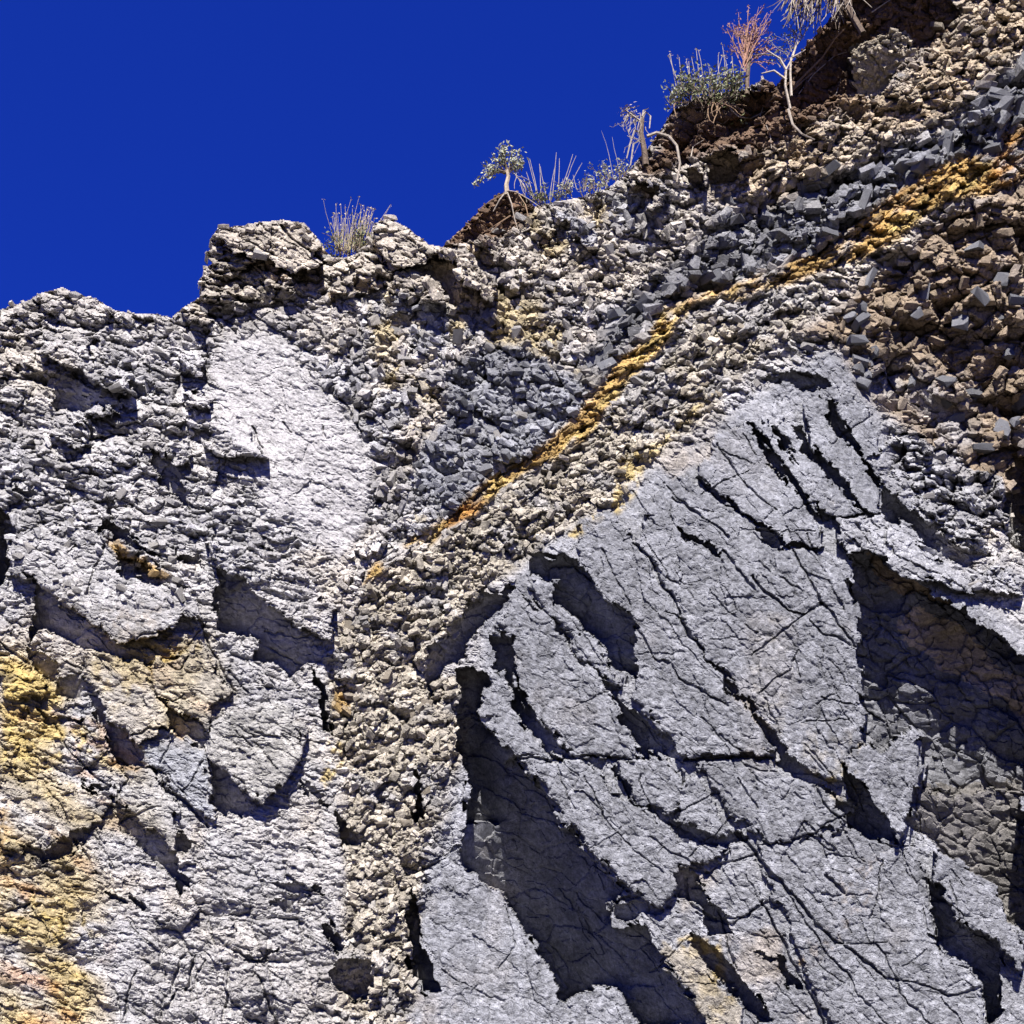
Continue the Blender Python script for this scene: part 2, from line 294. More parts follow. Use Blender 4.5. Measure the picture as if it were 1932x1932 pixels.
def hollow(poly, a=.32, b=.86, c=4., rough=.55, lb=None, col=None, cap=400):
    """undercut: the floor falls away below the casting edge so that the sun cannot reach it"""
    sl, d = sdf(poly, WXJ, WYJ); m = d < 0
    if not m.any(): return
    d0 = sdf(poly, X+.5*(WX-X), Y+.5*(WY-Y))[1]; m0 = d0 < 13
    yy = Y[sl]; n = m.shape[0]
    Hs = H[sl]; r = np.zeros(m.shape, f4); ed = np.zeros(m.shape, f4)
    cur_y = np.zeros(m.shape[1], f4); cur_h = np.zeros(m.shape[1], f4); on = np.zeros(m.shape[1], bool)
    for j in range(n):
        new = m0[j] & ~on
        jj = max(j-2, 0)
        cur_y = np.where(new, yy[j], cur_y); cur_h = np.where(new, SHP[sl][jj]+4, cur_h); on = m0[j]
        r[j] = np.where(on, yy[j]-cur_y, 0); ed[j] = cur_h
    L = np.zeros(m.shape, f4); cur = np.zeros(m.shape[1], f4)
    for j in range(n-1, -1, -1):
        cur = np.where(m0[j], np.maximum(cur, r[j]), 0); L[j] = cur
    k = KK[sl[0]][:, None]
    fl = ed - np.minimum(k*(a*L+b*r), cap) - c
    # smooth the floor so that it reads as one rough wall
    v = np.where(m0, fl, 0).astype(f4); g = m0.astype(f4); n_ = 14 if m.shape[1] > 60 else 6
    def bx(A, q, ax):
        A = np.moveaxis(A, ax, 1); c_ = np.cumsum(np.pad(A, ((0, 0), (q+1, q))), 1); return np.moveaxis(c_[:, 2*q+1:]-c_[:, :-2*q-1], 1, ax)
    for ax, q in ((1, n_), (0, n_//3), (1, n_), (0, n_//3)):
        num = bx(v*g, q, ax); den = bx(g, q, ax); v = np.where(m0, num/np.maximum(den, 1e-3), 0)
    fl = v + np.clip(HF[sl], -14, 14)*rough*np.clip(r/20, .15, 1)
    H[sl] = np.where(m, np.minimum(Hs, fl), Hs)
    if lb is not None: LB[sl] = np.where(m, lb, LB[sl])
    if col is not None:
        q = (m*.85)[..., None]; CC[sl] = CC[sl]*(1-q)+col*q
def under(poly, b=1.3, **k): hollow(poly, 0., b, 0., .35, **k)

# --- grey slabs, right-hand wall
SG = 'bedded grey slabs of the right-hand wall'
i = label('rock_slab', 'largest smooth grey slab, its straight right edge against the dark alcove', 'rock slab', SG)
slab(A6(230,880,330,650,470,570,700,760,900,900,1080,930,1170,960,1185,1080,1215,1250,1232,1500,1225,1750,1150,1840,1150,1900,1000,1900,930,1840,860,1740,770,1610,700,1540,620,1440,540,1350,470,1260,415,1120,350,1040,290,930), 22, 0, .02, i, GREY*1.12)
i = label('rock_slab', 'broad grey slab with a ragged lower left edge, left of the long open crack', 'rock slab', SG)
slab(A6(0,990,0,770,150,740,230,860,290,930,350,1040,415,1120,470,1260,540,1360,620,1460,700,1560,790,1690,870,1790,550,1790,490,1815,430,1780,330,1660,250,1560,225,1450,260,1400,235,1330,245,1250,215,1180,140,1160,60,1070), 20, .02, .02, i, GREY*1.1)
i = label('rock_slab', 'narrow grey plate between two dark gaps, running down to a point', 'rock slab', SG)
slab(A5(1240,600,1330,580,1400,600,1410,720,1500,800,1640,930,1680,1000,1720,1080,1770,1140,1770,1200,1740,1190,1650,1100,1560,990,1450,850,1380,780,1290,690), 12, 0, .02, i, GREY*1.1)
i = label('rock_slab', 'oval grey slab with a pale worn lower rim', 'rock slab', SG)
slab(A5(1060,830,1110,790,1150,690,1210,680,1300,740,1390,800,1380,880,1470,930,1560,1010,1640,1110,1690,1210,1760,1300,1790,1420,1860,1570,1700,1590,1500,1585,1450,1520,1380,1450,1300,1350,1240,1280,1200,1200,1180,1100,1150,1020,1170,930,1110,880), 14, .0, .03, i, GREY*1.15)
i = label('rock_slab', 'small cracked grey slab at the edge of the deep central shadow', 'rock slab', SG)
slab(A5(1040,1090,1130,1110,1160,1200,1180,1320,1220,1390,1280,1480,1380,1575,1170,1575,1080,1500,1010,1420,1060,1350,990,1330,980,1290,1040,1200), 10, 0, .03, i, GREY*1.1)
i = label('rock_slab', 'long grey slab beneath the level crack, overhanging the deep central shadow', 'rock slab', SG)
slab(A8(340,240,500,240,600,285,640,340,700,385,760,410,820,450,850,500,1000,520,960,560,850,580,830,680,800,705,740,680,660,610,610,560,540,490,480,410,430,340,370,260), 22, 0, .03, i, GREY*1.12)
i = label('rock_slab', 'short grey block below the level crack with a dark notch at its left', 'rock slab', SG)
slab(A8(650,250,780,225,850,280,850,380,820,410,700,380,680,340), 24, 0, .02, i, GREY*1.15)
i = label('rock_slab', 'wedge-shaped grey block over a curved black shadow', 'rock slab', SG)
slab(A8(870,285,930,350,1010,460,1000,475,940,465,840,420,850,330), 26, 0, .03, i, GREY*1.15)
i = label('rock_slab', 'stained grey and yellow slab between the level crack and the open diagonal crack', 'rock slab', SG)
slab(A8(900,250,1000,235,1130,235,1180,290,1310,350,1390,430,1370,460,1250,480,1130,500,1060,450,980,360), 16, 0, .02, i, GREY*1.1)
i = label('rock_slab', 'broad mottled grey and orange slab crossed by a fine diagonal crack at lower right', 'rock slab', SG)
slab(A8(1090,510,1250,490,1390,470,1550,500,1620,600,1635,790,1780,890,1800,1090,1330,1090,1290,1000,1210,800,1130,640), 16, 0, .02, i, GREY*1.2)
i = label('rock_slab', 'jagged grey spur standing out into the dark alcove at the right', 'rock slab', SG)
slab(A8(1370,245,1440,190,1500,210,1580,140,1612,200,1590,330,1565,450,1545,495,1460,380), 40, 0, .0, i, GREY*1.15)
i = label('rock_slab', 'long grey rib along the lower right with shadow beneath its left edge', 'rock slab', SG)
slab(A8(1650,530,1700,545,1790,590,1845,650,1880,760,1932,790,1932,900,1860,860,1840,800,1770,790,1690,700,1640,605), 40, 0, .02, i, GREY*1.15)
i = label('rock_slab', 'smooth grey slab at the bottom centre, lit beside the deep shadow', 'rock slab', SG)
slab(A8(20,640,60,560,155,515,180,580,230,640,280,655,330,740,400,850,440,900,475,1000,490,1100,170,1100,150,950,30,790), 0, 0, .02, i, GREY*1.2)
i = label('rock_slab', 'small pale slab in the bottom corner of the deep central shadow', 'rock slab', SG)
slab(A8(500,1100,500,1020,540,970,600,970,650,960,700,1040,720,1100), 6, 0, .03, i, GREY*1.25)
i = label('rock_slab', 'yellow streaked slab below the broken blocks at the bottom', 'rock slab', SG)
slab(A8(780,800,850,830,920,800,960,950,1030,1000,1040,1090,950,1090,900,1000,840,920,770,850), 18, 0, .03, i, TAN)
# plates fanning up to the right
PG = 'thin grey plates fanned out above the big slab'
for t_, pl in (('thin grey plate nearest the big slab in the fan of plates', A6(610,400,720,350,790,450,860,560,930,640,1020,740,1060,900,900,880,700,740,520,560,580,420)),
               ('thin grey plate second in the fan of plates above the big slab', A6(745,352,800,345,890,460,960,560,1100,690,1190,760,1130,780,1040,740,1000,680,930,600,830,460)),
               ('thin grey plate in the middle of the fan, wide gap on its lower side', A6(830,350,930,360,960,470,1030,540,1130,640,1225,745,1190,760,1100,690,960,560,900,450)),
               ('pale grey plate with a rounded top at the head of the fan', A6(990,270,1040,235,1060,300,1120,400,1200,480,1290,620,1300,740,1240,745,1180,640,1080,540,1010,440,990,340)),
               ('outermost grey plate of the fan, beside the brown hollow', A6(1090,250,1150,230,1260,300,1300,420,1290,560,1215,470,1170,370))):
    i = label('rock_plate', t_, 'rock plate', PG)
    slab(pl, 24, 0, .05, i, GREY*1.2, .8, 4, .8)
i = label('rock_ledge', 'bright jagged grey ledge running down to the right above the dark alcove', 'rock ledge')
slab(C1(380,870,470,860,560,830,640,890,740,960,860,1030,930,1050,1000,1040,1092,1060,1092,1140,860,1130,760,1092,640,1090,560,1010,430,985), 34, -.02, .05, i, LAV*1.15, .8, 6, 1.6)
i = label('rock_ledge', 'broken grey and pink ledge of stacked blocks near the right edge', 'rock ledge')
slab(C1(600,560,700,540,790,600,880,640,1000,700,1030,880,960,900,960,1000,860,960,740,880,640,790,560,740,500,640), 26, 0, .05, i, LAV*1.1, .8, 6, 2.2)

# --- left-hand slabs
LG = 'weathered slabs of the left-hand face'
i = label('rock_slab', 'big pale slab spotted with orange lichen over a wedge of shadow', 'rock slab', LG)
slab(A4(60,230,110,120,300,70,450,80,560,110,650,210,660,300,760,370,900,410,1090,440,1130,570,1050,600,930,680,700,735,650,740,540,640,380,520,170,375,60,340), 34, 0, .05, i, C_(.43,.415,.41), .8, 8, .55)
i = label('rock_slab', 'pale slab whose lower edge shelters the brown triangular hollow', 'rock slab', LG)
slab(A4(1200,150,1400,130,1640,260,1760,330,1800,460,1900,560,1880,740,1760,700,1640,600,1500,500,1390,400,1300,310,1215,285), 40, 0, .05, i, None, .7, 8, 1.1)
i = label('rock_slab', 'yellow stained slab right of the jagged hollow at the left', 'rock slab', LG)
slab(A4(490,810,640,800,700,840,830,850,870,960,880,1060,950,1130,980,1230,880,1330,800,1390,720,1260,620,1190,590,1120,540,1030,490,960), 22, 0, .04, i, C_(.42,.37,.29), .6, 8, .6)
i = label('rock_slab', 'speckled slab with a straight left edge, overhanging a dark pocket', 'rock slab', LG)
slab(A4(1180,1210,1300,1130,1500,1060,1650,1100,1720,1260,1700,1420,1600,1560,1500,1640,1430,1600,1340,1550,1280,1465,1185,1395), 34, 0, .04, i, C_(.40,.385,.355), .7, 8, .6)
i = label('rock_slab', 'slab with a patchy orange crust under the overhanging slot', 'rock slab', LG)
slab(A4(840,850,1000,800,1120,760,1200,860,1300,1000,1200,1100,1170,1240,1110,1185,990,1120,900,1050,860,970), 26, 0, .04, i, C_(.40,.365,.31), .6, 8, .6)
i = label('rock_slab', 'smooth grey blue slab between two dark slots, pointing down', 'rock slab', LG)
slab(A4(740,1330,800,1260,900,1220,985,1225,1060,1285,1170,1335,1190,1560,1205,1690,1220,1740,1100,1680,960,1560,900,1460), 12, 0, .04, i, C_(.32,.33,.36), .75, 8, .6)
i = label('rock_slab', 'tapering slab tip beside the small square pocket', 'rock slab', LG)
slab(A4(680,1480,860,1430,960,1600,990,1640,985,1900,900,1830,800,1760,740,1690,660,1640), 20, 0, .04, i, C_(.38,.365,.345), .6, 8, .6)
i = label('rock_slab', 'pale slab above the ragged black gap near the lower left', 'rock slab', LG)
slab(A7(0,130,200,150,330,110,480,150,500,230,450,310,320,340,280,360,180,440,60,430,0,390), 18, 0, .05, i, None, .7, 8, .7)
i = label('boulder', 'orange crusted block wedged above the lichen spotted slab', 'boulder')
slab(A4(660,140,740,110,860,180,900,320,960,350,860,330,800,310,690,250), 44, 0, .1, i, None, .8, 8, 1., 8)
i = label('boulder', 'yellow bulging block at the left edge', 'boulder')
slab(A4(0,880,100,870,200,900,260,1000,240,1055,120,1070,0,1050), 26, 0, .08, i, YEL*1.1, .7, 8, 1., 8)
# upper left jutting blocks
for t_, pl, hh in (('flat tilted block jutting over the dark cavern at the upper left', A1(240,650,330,560,480,560,500,650,700,760,760,880,700,860,560,820,440,740,330,690), 46),
                   ('rounded pale stone projecting beside the cavern, shaded below', A1(1000,670,1080,615,1170,690,1150,740,1080,755,1030,720), 40),
                   ('pale cube of rock with a shaded right side below the cavern', A1(290,1030,350,970,480,990,500,1150,400,1165,310,1130), 34),
                   ('pointed stone ledge projecting from the foliated rock', A1(490,980,560,890,650,920,680,960,600,1010,540,1000), 34),
                   ('pale ledge above the narrow black slot', A1(900,1200,960,1130,1060,1170,1075,1250,990,1290), 30),
                   ('bulging block at the left margin of the smooth pale face', A1(1170,1160,1210,1030,1340,1020,1440,1130,1520,1250,1400,1240,1240,1220), 36),
                   ('squared block under the bulging block with bright top', A1(1020,890,1130,860,1190,920,1180,960,1060,950), 34)):
    i = label('boulder', t_, 'boulder', 'blocks jutting from the upper left face')
    slab(pl, hh, 0, .08, i, None, .7, 7, .8, 4)

# --- ridge blocks
RG = 'blocks along the ridge'
i = label('boulder', 'big banded slab block on the ridge against the sky, left of the grass', 'boulder', RG)
slab(B4(100,175,150,120,330,120,420,96,540,112,600,165,632,212,560,235,612,292,590,312,480,365,340,310,220,240,110,180), 40, .02, .06, i, CREAM, .9, 5, .5)
i = label('boulder', 'stack of thin sharp plates under the big banded block', 'boulder', RG)
slab(B4(95,235,180,230,300,270,440,340,500,400,490,440,380,510,330,500,200,470,90,560,0,600,-30,520,60,440,45,370,90,350,75,300), 20, .03, .04, i, CREAM*.97, .8, 5, 1.9)
i = label('boulder', 'cream peaked boulder on the ridge right of the dry grass', 'boulder', RG)
slab(B4(845,105,890,92,960,108,1000,140,1092,200,1130,250,1092,300,1000,312,925,330,905,280,838,205), 34, 0, .06, i, CREAM*1.08, .95, 6, .5)
i = label('boulder', 'cracked cream blocks below the peaked boulder', 'boulder', RG)
slab(A2(150,560,230,480,340,460,440,500,470,560,560,560,700,600,790,740,660,740,500,690,490,660,400,650,340,690,260,720,170,720), 26, 0, .06, i, CREAM*1.05, .9, 6, 1.1)
i = label('boulder', 'white topped boulder at the centre of the ridge, wide underside tinted tan as reflected light', 'boulder', RG)
slab(A2(700,450,800,430,930,480,1040,590,1060,660,1040,730,980,690,900,640,820,610,830,540,790,480,700,500), 46, 0, .05, i, CREAM*1.05, .9, 6, .6)
i = label('boulder', 'tan boulder tucked under the left end of the root hung soil', 'boulder', RG)
slab(B3(320,870,400,850,480,880,560,870,640,900,660,990,600,1110,580,1000,500,930,400,920,330,920), 34, 0, .05, i, CREAM*.9, .9, 5, .8)
i = label('boulder', 'long blue grey slab lying on the rubble below the small shrubs', 'boulder', RG)
slab(B3(1030,640,1090,630,1200,680,1300,750,1380,850,1400,980,1340,960,1250,900,1180,800,1100,710), 30, 0, .05, i, LAV*1.05, .9, 5, .5, 6)
i = label('boulder', 'pale angular boulder on the crest below the twisted dead shrub', 'boulder', RG)
slab(B3(1640,370,1720,340,1820,360,1910,440,1930,490,1840,470,1760,440,1690,450,1650,430), 34, 0, .05, i, CREAM, .9, 5, .7)
i = label('boulder', 'pale boulder with a flat lit top left of the tan blocks', 'boulder', RG)
slab(B3(1780,600,1850,530,1932,510,1932,610,1880,625,1800,620), 34, 0, .05, i, CREAM, .9, 5, .7)
i = label('boulder', 'tall tan block with one bright edge under the soil bank', 'boulder', RG)
slab(B1(390,1540,430,1500,470,1530,500,1600,550,1690,545,1760,510,1720,480,1640,440,1560,385,1610,370,1720,390,1600), 34, 0, .0, i, CREAM, .9, 4, .5)
i = label('boulder', 'wide tan block with a lit crest under the soil bank', 'boulder', RG)
slab(B1(530,1500,600,1430,700,1385,800,1390,920,1420,945,1480,880,1495,830,1440,700,1410,600,1450), 36, 0, .05, i, CREAM, .9, 4, .6)
BIGB = label('boulder', 'largest shaded tan boulder hanging beneath the brown soil overhang', 'boulder')

# --- hollows with their real undersides
for q in (A1(240,690,330,690,480,760,620,850,760,900,700,980,620,960,520,900,480,990,330,960,280,860), A1(500,1050,650,1040,600,1110,510,1125),
          A1(860,1180,910,1220,1010,1310,1040,1390,1080,1460,1090,1510,1040,1500,930,1390,900,1330,870,1260), A1(-60,1500,70,1560,90,1640,60,1760,20,1960,-60,1990),
          A1(310,1130,400,1160,500,1150,460,1180,340,1200), A1(1190,1195,1240,1225,1400,1230,1510,1260,1400,1280,1230,1270), A1(1000,690,1070,755,1165,740,1150,830,1090,850,1000,790),
          A1(570,1590,650,1610,740,1690,830,1760,900,1800,860,1820,760,1740,660,1690,570,1650), A1(730,790,800,830,900,860,820,890,740,860), A1(590,1480,660,1500,640,1590,590,1570),
          A1(1030,920,1180,950,1180,980,1060,980), A1(60,1370,130,1400,220,1430,200,1450,70,1420), A1(1570,1780,1690,1790,1640,1830,1570,1800),
          A4(165,365,230,420,380,525,540,640,700,760,830,850,760,850,700,830,560,800,480,790,450,770,350,700,250,670,195,715,190,500), A4(70,380,160,390,180,470,110,450),
          A4(1215,290,1300,310,1390,400,1500,500,1640,600,1760,700,1880,740,1850,800,1770,850,1640,920,1560,850,1440,850,1450,740,1390,700,1290,700,1220,690),
          A4(650,230,700,290,850,330,1000,390,1090,425,1040,440,880,410,760,370,690,345,650,290), A4(490,1040,540,1030,590,1120,620,1190,720,1260,800,1385,830,1430,700,1450,650,1390,610,1300,560,1200,530,1120),
          A4(860,970,900,1050,990,1120,1110,1185,1170,1240,1170,1335,1060,1285,980,1225,950,1130,890,1060), A4(1190,1395,1280,1465,1340,1555,1440,1605,1500,1640,1420,1690,1370,1740,1280,1720,1210,1690,1195,1560),
          A4(150,760,240,800,340,870,350,960,280,970,200,910), A4(340,950,470,940,480,1010,400,1060,330,1040), A4(990,180,1010,250,1100,250,1140,240,1110,300,1030,290,990,250),
          A4(700,740,830,695,920,685,880,725,800,780), A4(1780,870,1850,1000,1860,1150,1890,1280,1860,1260,1820,1100), A4(450,1510,520,1540,630,1530,600,1575,540,1575), A4(0,1055,120,1075,270,1055,250,1090,100,1100,0,1085),
          A4(210,1120,400,1160,530,1165,400,1190,250,1190),
          A7(510,255,600,290,620,340,720,400,770,450,770,540,820,570,800,640,770,590,720,510,640,440,590,390,520,340), A7(760,350,800,360,860,400,830,445,765,445),
          A7(60,430,180,440,280,360,330,330,330,400,300,450,180,480,120,470), A7(320,340,445,315,400,380,340,430), A7(1440,920,1550,900,1630,920,1640,1000,1610,1070,1540,1090,1480,1060,1445,990),
          A7(1790,560,1810,640,1830,830,1880,960,1932,1060,1860,1060,1790,960,1770,800,1770,650), A7(1470,250,1500,290,1550,340,1550,405,1490,405,1475,330), A7(1810,40,1830,120,1840,270,1820,350,1800,260,1800,120),
          A7(1180,640,1300,620,1340,640,1260,695,1190,685), A7(1200,570,1290,570,1420,620,1440,640,1330,620,1220,595), A7(1420,740,1440,740,1490,860,1460,880,1420,830), A7(1620,790,1720,785,1740,830,1660,850),
          A7(1300,120,1370,180,1450,220,1440,240,1340,180), A7(1000,880,1080,880,1140,915,1200,850,1190,890,1140,925,1070,905), A7(560,620,640,660,620,690,570,650), A7(430,590,540,640,550,670,480,630),
          A5(810,820,900,740,960,610,1090,640,1150,580,1170,620,1060,760,1000,830,920,920,880,1020,800,1060,760,1150,660,1290,650,1020,720,930),
          A5(860,1090,950,1080,1040,1110,1030,1190,985,1280,960,1300,1010,1410,1080,1490,1180,1580,1260,1680,1340,1790,1400,1890,1480,1932,1440,1960,900,1960,890,1850,910,1720,870,1560,840,1540,830,1250),
          A8(160,470,330,240,430,360,540,510,610,590,690,650,640,690,620,700,630,770,740,770,760,820,830,920,900,1000,950,1085,720,1085,700,1040,650,960,600,960,540,965,500,1010,475,1000,440,900,400,850,330,740,280,650,230,640,180,580,155,510),
          A5(1260,440,1400,450,1500,440,1600,570,1700,690,1830,760,1870,870,1850,960,1890,1030,1850,1130,1770,1110,1720,1040,1680,960,1650,930,1560,880,1500,800,1410,720,1410,600,1340,590,1270,560),
          A5(1180,640,1300,720,1390,800,1470,900,1560,1010,1650,1120,1740,1200,1800,1260,1920,1370,1950,1590,1860,1550,1790,1420,1760,1300,1690,1210,1640,1120,1560,1010,1460,910,1380,880,1395,810,1280,730),
          A8(600,-20,640,30,720,100,800,180,870,235,860,250,800,235,720,200,680,150,660,60),
          A5(1060,870,1110,880,1160,910,1150,1010,1180,1100,1200,1200,1250,1290,1310,1370,1380,1460,1450,1520,1480,1580,1420,1580,1370,1560,1280,1460,1220,1380,1180,1320,1170,1200,1130,1100,1050,1080,1060,1000),
          A6(540,1350,600,1430,640,1480,720,1540,770,1620,860,1740,930,1840,880,1840,830,1770,790,1740,760,1630,690,1550,620,1510,580,1420), A8(1140,160,1200,240,1290,320,1390,395,1385,425,1320,360,1200,300,1170,240,1120,175),
          A8(640,260,700,320,690,355,650,300), A8(820,415,930,465,1000,475,1030,455,1070,480,1000,515,920,495,840,470), A8(1370,250,1440,330,1540,475,1540,505,1460,495,1390,465,1385,380),
          A8(1630,605,1680,685,1760,785,1830,805,1865,860,1855,1040,1815,1085,1790,950,1770,890,1680,830,1640,780), A8(1820,820,1932,905,1932,925,1850,880),
          A6(720,360,740,355,830,460,930,600,1000,680,1045,745,1020,745,930,645,860,565,790,455), A6(800,350,860,400,910,480,890,480,850,430), A6(930,365,960,370,1010,450,1080,540,1180,640,1240,745,1220,745,1130,650,1030,550,960,480),
          A6(1060,255,1090,260,1170,370,1220,470,1300,600,1280,630,1200,490,1120,410,1070,330), A6(1300,640,1370,650,1480,760,1500,830,1440,810,1330,770,1310,710), A6(740,805,830,830,880,910,790,870), A6(410,795,500,850,620,910,600,935,530,905,450,860),
          A6(800,60,900,20,1000,30,960,60,880,70), A6(800,160,900,130,1040,140,1090,190,1000,230,900,200),
          A6(1260,250,1300,185,1450,190,1580,260,1720,310,1700,385,1560,335,1400,305,1290,295), A6(1880,510,1960,470,1960,960,1870,910,1850,780), A6(1390,690,1500,770,1600,860,1720,960,1660,980,1560,930,1460,850),
          C1(680,960,800,970,920,1010,880,1050,760,1010),
          A8(830,600,870,580,950,690,1010,790,960,800,900,700,850,690), A8(870,770,960,830,1030,900,1150,1060,1100,1090,1040,1000,950,920), A8(1060,850,1170,860,1230,960,1180,960,1140,880), A8(620,700,700,680,800,705,850,720,780,720,740,715,690,760,640,730)):
    hollow(q)
# the shaded alcove on the right: a deep roofed pocket, its grey also darkened as shade
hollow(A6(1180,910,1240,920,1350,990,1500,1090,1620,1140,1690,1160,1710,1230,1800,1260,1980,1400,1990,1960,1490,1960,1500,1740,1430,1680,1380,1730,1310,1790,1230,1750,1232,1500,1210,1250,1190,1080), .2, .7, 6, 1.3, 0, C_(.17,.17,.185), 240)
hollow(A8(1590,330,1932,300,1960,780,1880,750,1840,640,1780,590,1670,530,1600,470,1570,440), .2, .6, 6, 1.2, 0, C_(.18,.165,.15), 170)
LEDGE = label('rock_ledge', 'underside of a ledge crossing the dark alcove, coloured tan as bounced light', 'rock ledge')
under(A6(1400,1180,1440,1168,1620,1230,1690,1280,1800,1390,1960,1510,1960,1740,1850,1570,1740,1510,1600,1440,1450,1330,1395,1250), 1.0, lb=LEDGE, col=SAND*1.25)  # bounce light on this underside and the roof's is painted as tan and brown
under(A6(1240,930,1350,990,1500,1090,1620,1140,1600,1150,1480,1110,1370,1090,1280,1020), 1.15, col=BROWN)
# undersides of ridge blocks, warm reflected light painted into their colour; shaded soil
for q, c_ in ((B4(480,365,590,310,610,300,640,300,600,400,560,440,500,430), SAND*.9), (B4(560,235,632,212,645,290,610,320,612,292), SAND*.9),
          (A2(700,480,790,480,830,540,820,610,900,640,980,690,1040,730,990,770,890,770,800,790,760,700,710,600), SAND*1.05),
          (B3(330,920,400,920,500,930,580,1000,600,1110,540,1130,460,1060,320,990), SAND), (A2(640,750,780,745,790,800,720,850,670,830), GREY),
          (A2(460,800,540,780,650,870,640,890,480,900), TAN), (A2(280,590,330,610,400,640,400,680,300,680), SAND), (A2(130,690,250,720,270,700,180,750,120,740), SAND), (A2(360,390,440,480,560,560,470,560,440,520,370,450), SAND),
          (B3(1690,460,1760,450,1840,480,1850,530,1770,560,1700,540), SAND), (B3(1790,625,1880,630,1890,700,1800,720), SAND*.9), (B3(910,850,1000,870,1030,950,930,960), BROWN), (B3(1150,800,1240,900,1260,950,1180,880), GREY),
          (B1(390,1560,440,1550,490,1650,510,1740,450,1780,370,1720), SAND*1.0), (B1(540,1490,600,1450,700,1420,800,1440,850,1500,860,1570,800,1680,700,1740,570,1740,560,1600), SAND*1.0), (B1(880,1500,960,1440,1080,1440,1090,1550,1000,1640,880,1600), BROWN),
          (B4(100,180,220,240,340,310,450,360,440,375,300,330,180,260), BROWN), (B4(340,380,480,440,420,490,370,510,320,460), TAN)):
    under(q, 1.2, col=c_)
hollow(B3(120,935,220,890,380,760,460,640,560,520,650,500,760,540,800,640,720,680,660,840,600,890,450,860,370,860,310,910,240,955), .0, .9, 2, .8, None, SOIL, 60)
hollow(B1(60,1320,180,1120,300,1010,500,960,700,900,830,840,900,860,1110,840,1200,880,1180,1000,1050,1130,900,1250,700,1300,560,1380,440,1480,300,1540,240,1450,120,1360), .15, .8, 4, 1.0, None, SOIL, 110)
hollow(B2(-40,820,100,600,300,300,480,60,560,-120,1300,-120,1360,40,1420,120,1330,230,1180,350,1050,420,980,300,860,260,640,340,480,480,520,640,640,820,400,760,200,880,100,930), .15, .75, 5, .9, None, SOIL*.9, 150)
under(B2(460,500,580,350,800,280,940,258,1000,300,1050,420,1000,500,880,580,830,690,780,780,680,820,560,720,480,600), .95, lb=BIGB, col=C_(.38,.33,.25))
under(B2(420,790,560,750,680,830,640,900,560,980,460,930), 1.1, col=BROWN); under(B2(40,1130,140,1090,190,1180,120,1280,20,1260), 1.1, col=BROWN)

